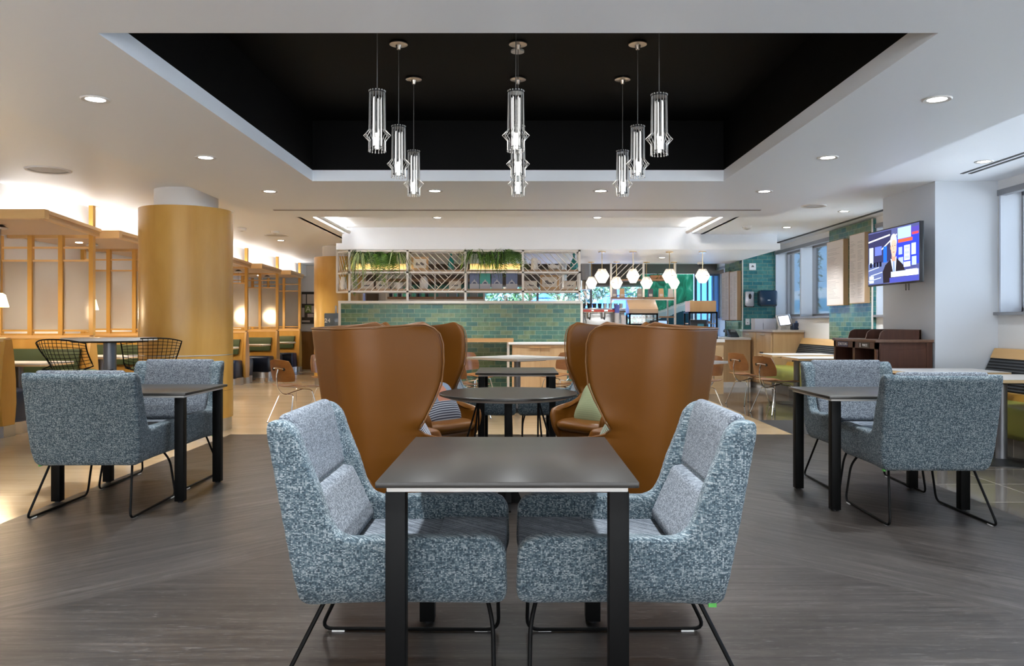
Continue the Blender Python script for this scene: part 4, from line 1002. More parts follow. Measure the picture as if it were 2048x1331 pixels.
for nm, x, dz in (('left',-.785,0),('middle',.0,0),('right',.787,0)):
    for rn, y in (('nearest',4.46),('second',5.26),('farthest',6.02)):
        o = pd if k == 0 else dup(pd); k += 1
        o.location = (x + (-.012 if nm == 'middle' and rn == 'nearest' else 0), y, -.02 if (nm == 'right' and rn == 'nearest') else 0)
        o['label'] = '%s wire cage pendant of the %s row under the black recess' % (rn, nm)
        o['group'] = 'wire cage pendants in the black recess'
# ------------------------------------------------------------------ faceted glass pendants over the bar
def globe_glass():
    m = bpy.data.materials.new('faceted_glass'); m.use_nodes = True; t = m.node_tree; t.nodes.clear()
    o = t.nodes.new('ShaderNodeOutputMaterial'); mi = t.nodes.new('ShaderNodeMixShader'); mi.inputs[0].default_value = .35
    a = t.nodes.new('ShaderNodeBsdfTransparent'); a.inputs[0].default_value = (.97,.97,.97,1)
    g = t.nodes.new('ShaderNodeBsdfTranslucent'); g.inputs[0].default_value = (.95,.92,.9,1)
    t.links.new(a.outputs[0], mi.inputs[1]); t.links.new(g.outputs[0], mi.inputs[2]); t.links.new(mi.outputs[0], o.inputs[0]); return m
fg = globe_glass()
def gpend():
    t_ = thing('glass_pendant', 'x', 'pendant lamp')
    MB().lathe([(.06,-.016),(.065,-.010),(.065,0),(.02,0)], n=24).build('ceiling_cap', brass, t_)
    MB().tube([(0,0,-.31),(0,0,-.012)], .006, 8).build('stem', brass, t_)
    MB().lathe([(.02,-.33),(.03,-.32),(.03,-.295),(.01,-.29)], n=16).build('socket', brass, t_)
    pr = [(.05,-.52),(.115,-.41),(.06,-.30)]
    s = MB(); s.lathe([(.058,-.535),(.128,-.415),(.062,-.300)], n=6, cap=False)
    s.build('glass_shade', fg, t_, 0)
    e = MB()
    for k_ in range(6):
        a = 2*PI*k_/6; b = 2*PI*(k_+1)/6
        P_ = lambda r, z, q: (r*math.cos(q), r*math.sin(q), z)
        e.tube([P_(.058,-.535,a),P_(.128,-.415,a),P_(.062,-.30,a)], .003, 5)
        for r, z in ((.058,-.535),(.128,-.415),(.062,-.30)): e.tube([P_(r,z,a),P_(r,z,b)], .003, 5)
    e.build('shade_edges', mat('shade_edge', (.75,.72,.7), .3), t_, 0)
    MB().sphere((0,0,-.415), .028, 14, 10).build('bulb', globe_em, t_)
    point(t_, (0,0,-.47), 1.6, .05, (1,.88,.72))
    return t_
gp = gpend(); k = 0
gl = [(1204,13.75,'first from left in the front row'),(1266,13.75,'second from left in the front row'),(1339,13.75,'third in the front row'),(1405,13.75,'rightmost in the front row'),
      (1183,16.1,'leftmost in the back row'),(1233,16.1,'second in the back row'),(1293,16.1,'third in the back row'),(1348,16.1,'rightmost in the back row')]
for px, y, l in gl:
    o = gp if k == 0 else dup(gp); o.location = (X(px,y), y, 2.43); o.rotation_euler = (0,0,.35*k); k += 1
    o['label'] = 'faceted glass pendant over the bar, '+l; o['group'] = 'faceted glass pendants over the bar'

# ------------------------------------------------------------------ lattice shelf over the tiled bar
YS = 13.36; YR = 13.72
def sx_(px): return X(px, YS)
t_ = thing('lattice_shelf', 'white metal lattice shelf with oak boards hanging over the green tiled bar', 'shelf', (0,0,0))
zt, z2, z1 = 2.43, 2.085, 1.765
cols = [699, 815, 931, 1046, 1159]
r_ = .018
s = MB()
for i, px in enumerate(cols):
    s.box(sx_(px)-r_,sx_(px)+r_,YS-r_,YS+r_,1.575,zt)
    s.box(sx_(px)-r_,sx_(px)+r_,YR-r_,YR+r_,z1-.06,zt)
xl = X(675,YR)
s.box(xl-r_,xl+r_,YR-r_-.02,YR+r_,z1-.04,zt); 
x0, x1 = sx_(699), sx_(1159)
for z in (zt-.02, z2-.035, z1-.035): s.box(x0-r_,x1+r_,YS-r_,YS+r_,z-.014,z+.014); s.box(xl,x1+r_,YR-r_,YR+r_,z-.014,z+.014); s.box(xl-.02,x0,YS-.01,YR,z-.014,z+.014) if 0 else s.prism([(xl-r_,YR),(x0-r_,YS),(x0+r_,YS),(xl+r_,YR)], 'z', z-.014, z+.014)
s.build('frame', lat_white, t_, 0)
for z in (z2, z1): MB().prism([(x0,YS+.02),(x1,YS+.02),(x1,YR),(xl,YR)], 'z', z-.028, z+.012).build('shelf_board', shelf_wood, t_, 0)
def diag(pxa, pxb, za, zb_, apex, y=YS, n=9, d=0):
    """chevron of bars: falling to the right left of the apex column, rising right of it (clipped to the bay)"""
    s = MB(); xa, xb_ = sx_(pxa)+r_, sx_(pxb)-r_; w_, h_ = xb_-xa, zb_-za; ax = xa+apex*w_; b = .0065
    st = .108
    # left family: slope -1; right family: slope +1 ; lower ends meet on the line from (ax, za) at 45 deg
    for k in range(-12, 26):
        c = ax - k*st     # x at z = za for falling bars
        for t0 in range(60):
            pass
        # falling bar: (x, z) = (c + -(z-za)...)
        pts = []
        for q in range(61):
            z = za+h_*q/60; x = c-(z-za)+0
            if xa <= x <= xb_ and (x-ax) <= (z-za)*1.0: pts.append((x, z))
        if len(pts) > 4: s.tube([(pts[0][0],y,pts[0][1]),(pts[-1][0],y,pts[-1][1])], b, 4)
        c = ax + k*st
        pts = []
        for q in range(61):
            z = za+h_*q/60; x = c+(z-za)
            if xa <= x <= xb_ and (x-ax) >= (z-za)*1.0-1e-6: pts.append((x, z))
        if len(pts) > 4: s.tube([(pts[0][0],y,pts[0][1]),(pts[-1][0],y,pts[-1][1])], b, 4)
    return s
def bays(lst):
    for a, b, lo, hi, ap in lst: diag(a, b, lo, hi, ap).build('lattice_bars', lat_white, t_, 0)
bays([(815,931,z2-.02,zt-.03,.80),(815,931,z1-.02,z2-.045,.48),(1046,1159,z2-.02,zt-.03,.80),(1046,1159,z1-.02,z2-.045,.42)])
# first bay lower: rising bars only, plus the left end
diag(699,815,z1-.02,z2-.045,-1.6).build('lattice_bars', lat_white, t_, 0)
s = MB()
for zz0, zz1 in ((z1,z2-.05),(z2,zt-.03)):
    for k_ in range(1,5):
        f0, f1 = k_/5, max(0, k_/5-.35)
        s.tube([(xl+(x0-xl)*f1, YR+(YS-YR)*f1, zz1),(xl+(x0-xl)*f0, YR+(YS-YR)*f0, zz0)], .007, 4)
s.build('end_lattice', lat_white, t_, 0)
# planters with warm strip in bays 1 and 3 of the top shelf
for pa, pb in ((701,813),(933,1044)):
    o = MB().box(sx_(pa)+.05,sx_(pb)-.03,YS+.14,YS+.30,z2+.012,z2+.12).build('planter_trough', mat('oak_planter', (.62,.46,.26), .5), None, 0)
    tag(o, 'wooden planter trough on the top shelf, %s one, warmly lit from below' % ('left' if pa < 800 else 'middle'), 'planter', 'planter troughs on the lattice shelf')
    s_ = MB().box(sx_(pa)+.05,sx_(pb)-.03,YS+.05,YS+.065,z2+.012,z2+.022).build('led_strip', warm_strip, t_, 0)

leaf_d = mat('leaf_dark', (.022,.065,.012), .5); leaf_l = mat('leaf_light', (.09,.19,.02), .5); leaf_p = mat('leaf_pale_edge', (.26,.33,.13), .5)
leaf_t = mat('leaf_trailing', (.20,.30,.035), .5)
def fern(loc, n, ln, m, label, kind, seed, droop=1.0, wid=.02):
    rnd = random.Random(seed); s = MB()
    for k_ in range(int(n*1.25)):
        a = rnd.uniform(0, 2*PI); l = ln*rnd.uniform(.6, 1.1); up = rnd.uniform(.25, 1.15); st = []
        s.cur = int(rnd.random() < .35)
        for q in range(9):
            u = q/8; r = l*u*(1-.25*u); z = l*(up*u-1.05*droop*u*u)
            st.append(Vector((r*math.cos(a), r*math.sin(a)*.5, z)))
        side = Vector((-math.sin(a), math.cos(a), 0))
        if kind == 'strap':
            w_ = wid*rnd.uniform(.35,.8)
            for q in range(8):
                wa = w_*math.sin(PI*min(1,(q/8*.9+.1)))+.001; wb = w_*math.sin(PI*min(1,((q+1)/8*.9+.1)))+.0005
                s.poly([st[q]-side*wa*.5, st[q]+side*wa*.5, st[q+1]+side*wb*.5, st[q+1]-side*wb*.5])
        else:
            for q in range(1, 9):
                for h in (0, .5):
                    p = st[q-1].lerp(st[q], h); d = (st[q]-st[q-1]).normalized(); w_ = wid*2.6*math.sin(PI*(q/9.5))+.004
                    for sg in (-1, 1):
                        e = p+side*sg*w_+d*w_*.35+Vector((0,0,-w_*.2)); s.poly([p-d*.006, p+d*.006, e])
    o = s.build('trailing_plant', [m, leaf_d if m is not leaf_d else leaf_l], None, 0); o.location = loc
    return tag(o, label, 'plant', 'green plants on the lattice shelf')
def vine(loc, ln, label, seed):
    rnd = random.Random(seed); s = MB()
    for st in range(5):
        x, y, z = rnd.uniform(-.03,.03), rnd.uniform(-.02,.02), .05
        l = ln*rnd.uniform(.6,1)
        while z > -l:
            z -= .016; x += rnd.uniform(-.007,.007); y += rnd.uniform(-.004,.004)
            a = rnd.uniform(0,2*PI); w_ = rnd.uniform(.012,.024)
            s.poly([(x,y,z),(x+w_*math.cos(a),y+w_*.6*math.sin(a)-.005,z-.006),(x+w_*1.5*math.cos(a+.5),y,z-w_),(x+.3*w_*math.cos(a),y,z-w_*.7)])
    o = s.build('hanging_vine', leaf_t, None, 0); o.location = loc
    return tag(o, label, 'plant', 'green plants on the lattice shelf')
def shx(px): return X(px, YS+.2)
zp = z2+.25; yp = YS+.05
fern((shx(724),yp,zp),70,.50,leaf_p,'variegated spider plant spilling over the left end of the top shelf','strap',1,1.5,.03)
fern((shx(752),yp,zp),46,.40,leaf_l,'leafy fern second from the left in the left planter trough','fern',2,1.3,.024)
fern((shx(775),yp,zp-.02),46,.36,leaf_l,'bright green fern in the middle of the left planter trough','fern',3,1.5,.028)
fern((shx(797),yp,zp),56,.42,leaf_p,'variegated spider plant at the right end of the left planter trough','strap',4,1.5,.024)
fern((shx(928),yp,zp-.02),40,.28,leaf_p,'pale spider plant where the second lattice bay meets the middle trough','strap',5,1.0,.018)
fern((shx(952),yp,zp+.03),60,.44,leaf_d,'dark spiky plant at the left of the middle planter trough','strap',6,1.2,.028)
fern((shx(976),yp,zp),64,.42,leaf_l,'grassy plant in the middle of the middle planter trough','strap',7,1.5,.026)
fern((shx(1000),yp,zp+.02),56,.44,leaf_d,'dark dense plant right of centre in the middle planter trough','strap',8,1.3,.028)
fern((shx(1022),yp,zp+.02),50,.44,leaf_l,'arching fern at the right end of the middle planter trough','fern',9,1.3,.028)
vine((shx(716),YS+.04,z2+.02),.42,'thin yellow-green vine hanging at the far left of the shelf',11)
vine((shx(774),YS+.04,z2+.05),.36,'thick trailing vine hanging between the two landscape cards',12)

# objects on the shelves
def frame_pic(px0, px1, z, h, label, wooden, y=YS+.16):
    xa, xb_ = X(px0,y), X(px1,y); w_ = xb_-xa
    t2 = thing('picture_frame', label, 'picture frame', ((xa+xb_)/2, y, z), 0, 'framed prints on the lattice shelf')
    b = .035 if wooden else .012
    B('frame', -w_/2, w_/2, -.01, .01, 0, h, mat('print_frame_wood', (.46,.27,.11), .4) if wooden else mat('print_frame_cream', (.66,.55,.43), .5), t2)
    B('mount', -w_/2+b, w_/2-b, -.013, -.01, b, h-b, mat('cream_mount', (.66,.60,.52), .6), t2)
    s = MB(); rnd = random.Random(px0)
    cw, chh = w_*.24, h*.18
    pts = [(-cw, h*.36)]+[(-cw+2*cw*q/7, h*.36+chh*rnd.uniform(.4,1.6)) for q in range(8)]+[(cw,h*.36)]
    s.prism(pts, 'y', -.0145, -.013); s.build('sketch', mat('sketch_grey', (.14,.13,.13), .7), t2, 0)
    return t2
zA, zB = z2+.012, z1+.012
frame_pic(823,857,zA,.225,'large wood-framed landscape sketch on the top shelf, second bay',True)
frame_pic(722,747,zB,.135,'cream landscape card on the lower shelf, left of the trailing vine',False)
frame_pic(752,776,zB,.135,'cream landscape card on the lower shelf behind the trailing vine',False)
frame_pic(898,922,zB,.14,'small cream landscape card at the right of the second lower bay',False)
frame_pic(1048,1074,zB,.14,'small cream card left of the octagonal wooden frame',False)
frame_pic(1080,1118,zB,.24,'large light-wood frame with dark figure sketch in the last lower bay',True)
frame_pic(1128,1152,zB,.14,'small cream card at the right end of the lower shelf',False)
cer = mat('white_ceramic', (.75,.72,.68), .3)
def vessel(name, prof, px, z, m, label, cat, n=24, extra=None, y=YS+.17):
    t2 = tag(MB().lathe(prof, n=n).build(name, m), label, cat); t2.location = (X(px,y),y,z)
    if extra: extra(t2)
    return t2
def handle_(t2): MB().tube(smooth_path([(.055,0,.17),(.105,0,.16),(.10,0,.08),(.06,0,.06)], .03), .007, 8).build('handle', cer, t2)
vessel('pitcher', [(.055,0),(.062,.02),(.058,.12),(.05,.19),(.054,.20)], 1069, zA, cer, 'white ceramic pitcher on the top shelf, right lattice bay', 'pitcher', extra=handle_)
vessel('bowl', [(.04,0),(.085,.03),(.10,.075),(.095,.08),(.08,.04),(.03,.02)], 1107, zA, cer, 'white round sugar bowl on the top shelf between pitcher and teal bottle', 'bowl', extra=lambda q: MB().sphere((-.03,0,.09),.03,12,8,.8).build('lid', cer, q))
vessel('bottle', [(.06,0),(.07,.02),(.068,.10),(.04,.17),(.017,.21),(.017,.25),(.024,.26),(.024,.285),(.01,.29)], 1148, zA, mat('teal_glass', (.02,.16,.15), .1), 'teal glass bottle at the right end of the top shelf', 'bottle')
vessel('bottle', [(.05,0),(.055,.02),(.05,.16),(.02,.21),(.018,.27),(.022,.28)], 902, zA, mat('teal_glass'), 'teal glass bottle behind the second top lattice bay', 'bottle')
vessel('vase', [(.05,0),(.07,.04),(.075,.11),(.06,.18),(.03,.215),(.01,.22)], 848, zB, cer, 'smooth white oval vase in the second lower bay', 'vase')
vessel('plant_pot', [(.045,0),(.065,.03),(.07,.10),(.065,.11)], 797, zB, cer, 'round white pot with a small green plant in the first lower bay', 'plant pot', extra=None)
fern((X(797,YS+.17),YS+.17,zB+.10),26,.13,leaf_t,'small yellow-green plant growing in the round white pot','strap',21,.9,.014)
vessel('vase', [(.05,0),(.055,.03),(.05,.24),(.045,.26)], 708, zB, mat('pale_stone', (.5,.47,.44), .6), 'tall pale stone vase at the left end of the lower shelf', 'vase')
vessel('vase', [(.045,0),(.06,.05),(.055,.14),(.04,.19),(.045,.21)], 687, zB, cer, 'white crackled vase at the extreme left of the lower shelf', 'vase', y=YR-.12)
bb = [(939.5,958.5,(.10,.13,.24),'slate blue tea carton, leftmost of the four on the lower shelf'),(960,981,(.02,.25,.22),'teal green tea carton, second of the four on the lower shelf'),(983,1005,(.10,.13,.24),'slate blue tea carton, third of the four on the lower shelf'),(1012,1035,(.10,.13,.24),'slate blue tea carton with teal side, rightmost of the four')]
for a, b, c_, lab in bb:
    y = YS+.10; xa, xb_ = X(a,y), X(b,y); w_ = xb_-xa
    t2 = thing('tea_carton', lab, 'carton', ((xa+xb_)/2,y,zB), 0, 'blue and teal cartons on the lower shelf')
    MB().box(-w_/2,w_/2,-.035,.035,0,.28).build('box_body', mat('carton_%d' % int(c_[0]*100), c_, .4), t2, 0, .002)
    B('label_band', -w_/2, w_/2, -.036, -.035, 0, .085, mat('carton_grey', (.36,.36,.40), .5), t2)
    s = MB().prism([(-.055,.085),(.055,.085),(.04,.12),(.02,.13),(0,.165),(-.02,.13),(-.04,.12)], 'y', -.0365, -.0355); s.build('emblem', mat('carton_grey'), t2, 0)
    s = MB().prism([(-.035,.09),(.035,.09),(.015,.115),(-.015,.115)], 'y', -.037, -.0365); s.build('emblem_centre', mat('carton_navy', (.03,.04,.09), .5), t2, 0)
# warm shelf lamps under the shelves (strips as real light)
for pa, pb in ((701,813),(933,1044)):
    l = bpy.data.lights.new('strip_light', 'AREA'); l.shape = 'RECTANGLE'; l.size = 1.1; l.size_y = .02; l.energy = 1.0; l.color = (1,.75,.4)
    o = bpy.data.objects.new('strip_light', l); C.objects.link(o); o.location = (X((pa+pb)/2,YS),YS+.06,z2+.03); o.rotation_euler = (R(150),0,0); o.parent = t_

# ------------------------------------------------------------------ ledge and cabinet in front of the tiled bar
t_ = thing('wooden_ledge', 'narrow wooden drink ledge on a white leg fixed to the green tiled bar', 'ledge', (0,0,0))
B('ledge_board', X(660,13), X(1027,13), 12.97, 13.28, Z(684,13)+.0, Z(677,13)+.005, wood('rustic_ledge', (.50,.29,.12),(.34,.17,.06),(1.2,8,8),.5), t_)
B('leg', X(1014,13), X(1019,13), 13.0, 13.04, 0, Z(684,13), lat_white, t_)
yc = 12.75
t_ = thing('oak_cabinet', 'low oak cabinet with two doors and white counter against the green tiled bar', 'cabinet', (0,yc,0))
xa, xb_ = X(1024,yc), X(1134,yc); zt_ = Z(689,yc)
MB().box(xa,xb_,.02,.57,.08,zt_).build('carcass', oak, t_, 0)
MB().box(X(1017,yc),X(1141,yc),-.02,.57,zt_,zt_+.035).build('countertop', quartz, t_, 30, .003)
MB().box(xa+.03,xb_-.03,.06,.5,0,.08).build('plinth', blackm, t_, 0)
xm = X(1081,yc)
for a, b, hx in ((xa+.005,xm-.003,X(1069,yc)),(xm+.003,xb_-.005,X(1092,yc))):
    d = MB().box(a,b,0,.02,.085,zt_-.008).build('door', oak, t_, 0); MB().box(hx-.08,hx+.08,-.02,0,zt_-.045,zt_-.033).build('handle', maple_h, d, 0)
# pitcher / dispenser seen left of the bar
t_ = thing('counter_box', 'grey-blue glossy dispenser box with white lettering at the left end of the tiled bar', 'dispenser', (X(666,13.6),13.6,0))
B('stand', -.14, .14, -.1, .12, .0, Z(655,13.6), mat('dark_cabinet', (.03,.03,.035), .5), t_); B('housing', -.125, .125, -.1, .1, Z(655,13.6), Z(626,13.6), mat('slate_gloss', (.10,.13,.16), .15), t_, .01)
for q in (-.03,.03): MB().tube([(.08+q,0,Z(626,13.6)),(.08+q,0,Z(611,13.6))], .018, 12).build('cup_tube', mat('frosted_plastic', (.5,.5,.5), .4), t_)
text('lettering', '24', .10, mat('sign_white'), t_, (-.07,-.104,Z(641,13.6)))
# ------------------------------------------------------------------ bar counter right of the tiled front
t_ = thing('bar_counter', 'bar counter with white quartz top behind the right wing chair', 'counter', (0,0,0))
MB().box(1.09,2.93,13.34,14.3,0,1.08).build('counter_body', oak, t_, 0); MB().box(1.08,2.94,13.30,14.3,1.08,1.12).build('countertop', quartz, t_, 30, .003)
t_ = thing('low_counter', 'lower white-edged counter panel right of the near right wing chair', 'counter', (0,0,0))
y = 13.6
MB().box(2.96,X(1447,y),y,y+.8,.0,Z(684,y)).build('counter_body', wood('light_oak_slat', (.52,.36,.2),(.44,.29,.15),(.8,9,16),.5), t_, 0); MB().box(2.95,X(1449,y),y-.03,y+.8,Z(684,y),Z(678,y)).build('countertop', quartz, t_, 30)
y = 15.0
t_ = thing('phone_counter', 'oak counter section carrying the black phone, left of the order counter', 'counter', (0,0,0))
MB().box(X(1446,y),4.36,y,y+1.4,.1,Z(679,y)).build('counter_body', oak, t_, 0); MB().box(X(1432,y),4.36,y-.04,y+1.4,Z(679,y),Z(674.5,y)).build('countertop', quartz, t_, 30); B('white_plinth', X(1446,y),4.36,y+.0,y+1.3,0,.1,white,t_)
t_ = thing('order_counter', 'tall oak order counter with white top carrying a tablet, by the far windows', 'counter', (0,0,0))
MB().prism([(4.38,15.66),(4.5,14.1),(5.04,14.1),(5.04,15.66)], 'z', .10, 1.045).build('carcass', oak, t_, 30)
MB().prism([(4.345,15.68),(4.47,14.06),(5.045,14.06),(5.045,15.68)], 'z', 1.045, 1.08).build('countertop', mat('beige_quartz', (.55,.48,.42), .3), t_, 30)
MB().prism([(4.41,15.66),(4.53,14.14),(5.04,14.14),(5.04,15.66)], 'z', 0, .10).build('white_plinth', white, t_, 30)
def fp(y): return 4.5+(y-14.1)*(-.12/1.56)
for a, b in ((14.14,14.86),(14.88,15.63)):
    d = MB().prism([(fp(a)-.002,a),(fp(b)-.002,b),(fp(b)-.02,b),(fp(a)-.02,a)], 'z', .12, 1.03).build('door', oak, t_, 30, .002); m_ = (a+b)/2; MB().tube([(fp(m_)-.035,m_-.1,.99),(fp(m_)-.045,m_+.1,.99)], .006, 6).build('handle', steel, d)
d = MB().box(fp(14.6)-.03,fp(14.6)-.02,14.5,14.68,.30,.68).build('cup_slot', mat('dark_slot', (.02,.015,.01), .5), t_, 0)
for k_ in range(5): MB().lathe([(.03,0),(.045,.05),(.046,.055)], (0,0), 14).build('stacked_cup', cer, d).location = (fp(14.6)-.04,14.59,.32+.07*k_)
# tablet on stand
t_ = thing('tablet', 'white framed tablet with bright screen on the order counter', 'tablet', (X(1568,14.5),14.5,1.08), R(14))
MB().prism([(-.07,0),(.07,0),(.05,.07),(-.05,.07)], 'y', 0, .10).build('stand', cer, t_, 30)
f = MB().box(-.145,.145,-.012,.012,-.11,.11).build('frame', cer, t_, 30, .008); f.location = (0,0,.17); f.rotation_euler = (R(-18),R(-6),0)
MB().box(-.105,.105,-.0135,-.012,-.085,.085).build('screen', emat('tablet_screen', (.75,.82,1), 1.1), f, 0); MB().box(-.12,.12,-.0128,-.012,-.097,.097).build('bezel', blackm, f, 0)
t_ = thing('card_printer', 'dark blue receipt printer beside the white tablet', 'printer', (X(1596,14.5)-.01,14.5,1.08))
MB().prism([(-.10,0),(.10,0),(.10,.09),(.03,.13),(-.10,.12)], 'y', -.1, .1).build('housing', mat('navy_plastic', (.02,.035,.08), .3), t_, 30, .008)
MB().box(-.03,.06,-.05,.05,.12,.16).build('paper_cover', mat('blue_plastic', (.08,.16,.32), .3), t_, 30, .01); MB().tube([(.0+.022*math.cos(a),-.103,.05+.022*math.sin(a)) for a in [PI/4*k_ for k_ in range(8)]], .006, 6, True).build('button_ring', cer, t_)
for a, b, zz, lab in ((1507,1523,.21,'white paper box at the left on the order counter'),(1524,1549,.21,'pale blue-white paper box left of the tablet')):
    y = 15.2; t2 = thing('paper_box', lab, 'box', ((X(a,y)+X(b,y))/2,y,1.08), 0, 'paper boxes on the order counter'); w_ = (X(b,y)-X(a,y))/2
    B('box_body', -w_, w_, -.1, .15, 0, zz-.02, mat('box_white', (.62,.62,.68), .6), t2); B('box_lid', -w_-.004, w_+.004, -.104, .154, zz-.09, zz, mat('box_white'), t2)
# desk phone
t_ = thing('desk_phone', 'black desk phone on the counter left of the order counter', 'phone', (X(1461,15.2),15.2,Z(674.5,15.0)), R(5))
MB().prism([(-.11,0),(.10,0),(.12,.13),(.10,.15),(-.11,.02)], 'x', -.03, .13).build('base', blackm, t_, 30, .004); MB().tube(smooth_path([(-.09,-.06,.05),(-.09,-.04,.10),(-.09,.06,.14),(-.09,.09,.11)],.04), .022, 10).build('handset', blackm, t_); MB().box(0,.10,.0,.004,.10,.14).build('display', mat('phone_lcd', (.18,.2,.2), .3), t_, 0)
# glass guard in front of the far menu boards
t_ = thing('glass_guard', 'clear green-edged glass guard standing on the phone counter', 'guard', (0,0,0)); y = 15.5
B('pane', X(1452,y), X(1485,y), y, y+.01, Z(674,y), Z(642,y), glass_mat('guard_glass', (.75,.93,.88), .5), t_); B('top_edge', X(1452,y), X(1485,y), y-.002, y+.012, Z(642.8,y), Z(642,y), mat('glass_edge', (.35,.65,.58), .2), t_)
# dispensers on the teal pier
yd = 15.69
t_ = thing('soap_dispenser', 'silver and black sanitizer dispenser on the teal tiled pier', 'dispenser', (X(1497.5,yd),yd,Z(597,yd)))
MB().box(-.085,.085,-.09,0,-.16,.14).build('housing', mat('dispenser_silver', (.5,.5,.53), .3, .5), t_, 30, .025); MB().sphere((0,-.09,.045), .028, 14, 8, 2).build('window_eye', blackm, t_); MB().box(-.088,.088,-.085,0,-.165,-.12).build('base_cap', blackm, t_, 30, .02)
t_ = thing('towel_dispenser', 'large dark blue paper towel dispenser on the teal tiled pier', 'dispenser', (X(1531,yd),yd,Z(597,yd)))
MB().box(-.175,.175,-.22,0,-.15,.16).build('housing', mat('towel_blue', (.012,.035,.07), .18), t_, 30, .04); MB().box(-.15,.15,-.222,-.2,-.15,-.12).build('paper_slot', blackm, t_, 30); MB().box(-.025,.025,-.2225,-.219,-.045,-.025).build('brand_mark', cer, t_, 0)
t_ = thing('wall_sign', 'small white square sign high on the teal tiled pier', 'sign', (X(1505,yd),yd-.001,Z(533,yd))); B('plate', -.065,.065,-.008,0,-.065,.065, mat('sign_white'), t_); MB().prism([(-.03,-.01),(.03,-.01),(.02,.02),(-.01,.03)], 'y', -.0095, -.008).build('symbol', mat('sketch_grey'), t_, 0)
t_ = thing('power_outlet', 'white power outlet low on the teal tiled pier', 'outlet', (X(1495,yd),yd-.001,Z(643,yd))); B('plate', -.04,.04,-.008,0,-.06,.06, mat('sign_white'), t_); MB().lathe([(.01,0),(.01,.002)],n=12).build('socket', mat('sketch_grey'), t_).rotation_euler = (PI/2,0,0); t_.children[-1].location = (0,-.008,-.02)

# ------------------------------------------------------------------ pastry display cases
pastry = mat('baked_crust', (.34,.14,.05), .5); cream = mat('pale_bread', (.55,.38,.2), .6)
def case(px0, px1, py_t, py_b, ybase, label, slant):
    y = ybase; xa, xb_ = X(px0,y), X(px1,y); w_ = (xb_-xa)/2; zt, zb_ = Z(py_t,y), Z(py_b,y)
    t2 = thing('pastry_case', label, 'display case', ((xa+xb_)/2,y+.2,zb_), 0, 'pastry display cases'); h = zt-zb_
    hd = .17 if not slant else .08
    if slant:
        MB().prism([(-.22,h-.24),(-.22,h-.17),(.10,h),(.22,h),(.22,h-.24)], 'x', -w_, w_).build('header_box', wood('case_header', (.55,.38,.24),(.48,.32,.19),(1,9,9),.3), t2, 30)
        hb = h-.24
    else:
        MB().box(-w_*.9,w_*.9,-.2,.2,h-.19,h).build('header_box', wood('case_header2', (.55,.34,.16),(.48,.28,.12),(9,9,1),.4), t2, 30); hb = h-.19
    s = MB(); b = .014
    for x in (-w_+b, w_-b):
        for yy in (-.2,.2): s.box(x-b,x+b,yy-b,yy+b,0,hb)
    for z in (b, hb-b):
        for yy in (-.2,.2): s.box(-w_,w_,yy-b,yy+b,z-b,z+b)
        for x in (-w_+b, w_-b): s.box(x-b,x+b,-.2,.2,z-b,z+b)
    s.build('metal_frame', black, t2, 0)
    for fz in (.05,.55): MB().box(-w_+.02,w_-.02,-.18,.18,hb*fz,hb*fz+.015).build('shelf', mat('case_shelf', (.6,.42,.26), .4), t2, 0)
    B('glass_front', -w_+.02,w_-.02,-.205,-.2,.02,hb-.02, cl_glass, t2)
    return t2, w_, hb, zb_
def pastries(t2, w_, hb, zb_, n, seed, lab, fz):
    rnd = random.Random(seed)
    for k_ in range(n):
        x = -w_+.08+(2*w_-.16)*(k_+.5)/n; r = min(.05,(2*w_-.16)/n*.46)
        o = MB().lathe([(.001,0),(r*.8,.004),(r,r*.4),(r*.75,r*.95),(r*.3,r*1.2),(.001,r*1.22)], n=12).build('pastry', pastry if rnd.random() < .7 else cream)
        o.location = (t2.location.x+x, t2.location.y-.06+rnd.uniform(-.03,.03), zb_+hb*fz+.0155); o.scale = (1,.8,rnd.uniform(.8,1.2)); tag(o, lab, 'pastry', lab)
a = case(1258,1316,598,650,13.75,'slanted-top pastry case on the bar with black frame and copper-toned hood',True); pastries(*a, 6, 3, 'small brown pastry on the middle shelf of the slanted-top pastry case', .55); pastries(*a, 5, 4, 'small brown pastry on the bottom shelf of the slanted-top pastry case', .05)
a = case(1377,1435,601,677.5,13.85,'tall pastry case with flat oak header and black frame at the right of the bar',False); pastries(*a, 5, 5, 'brown croissant on the upper shelf of the flat-topped pastry case', .55); pastries(*a, 4, 6, 'brown pastry on the lower shelf of the flat-topped pastry case', .05)
# checkout monitors
t_ = thing('checkout_monitor', 'black checkout monitor seen from behind, over the right wing chair', 'monitor', (X(1397,13.68),13.7,.932), R(8)); MB().box(-.15,.15,-.02,.02,.17,.33).build('housing', blackm, t_, 30, .01); MB().box(-.05,.05,-.03,.03,0,.18).build('stand', blackm, t_, 30); MB().box(-.02,.09,-.024,-.02,.19,.26).build('label_panel', mat('cyan_label', (.05,.2,.28), .3), t_, 0)
t_ = thing('checkout_monitor', 'black checkout monitor with lit screen, in front of the slanted-top pastry case', 'monitor', (X(1318,13.6),13.6,1.12), R(-6)); MB().box(-.15,.15,-.015,.015,.02,.13).build('housing', blackm, t_, 30, .008); MB().box(-.05,.05,.0,.05,0,.04).build('stand', blackm, t_, 30); MB().box(-.01,.13,-.0165,-.015,.03,.12).build('screen', emat('monitor_glow', (.3,.45,.9), .8), t_, 0)
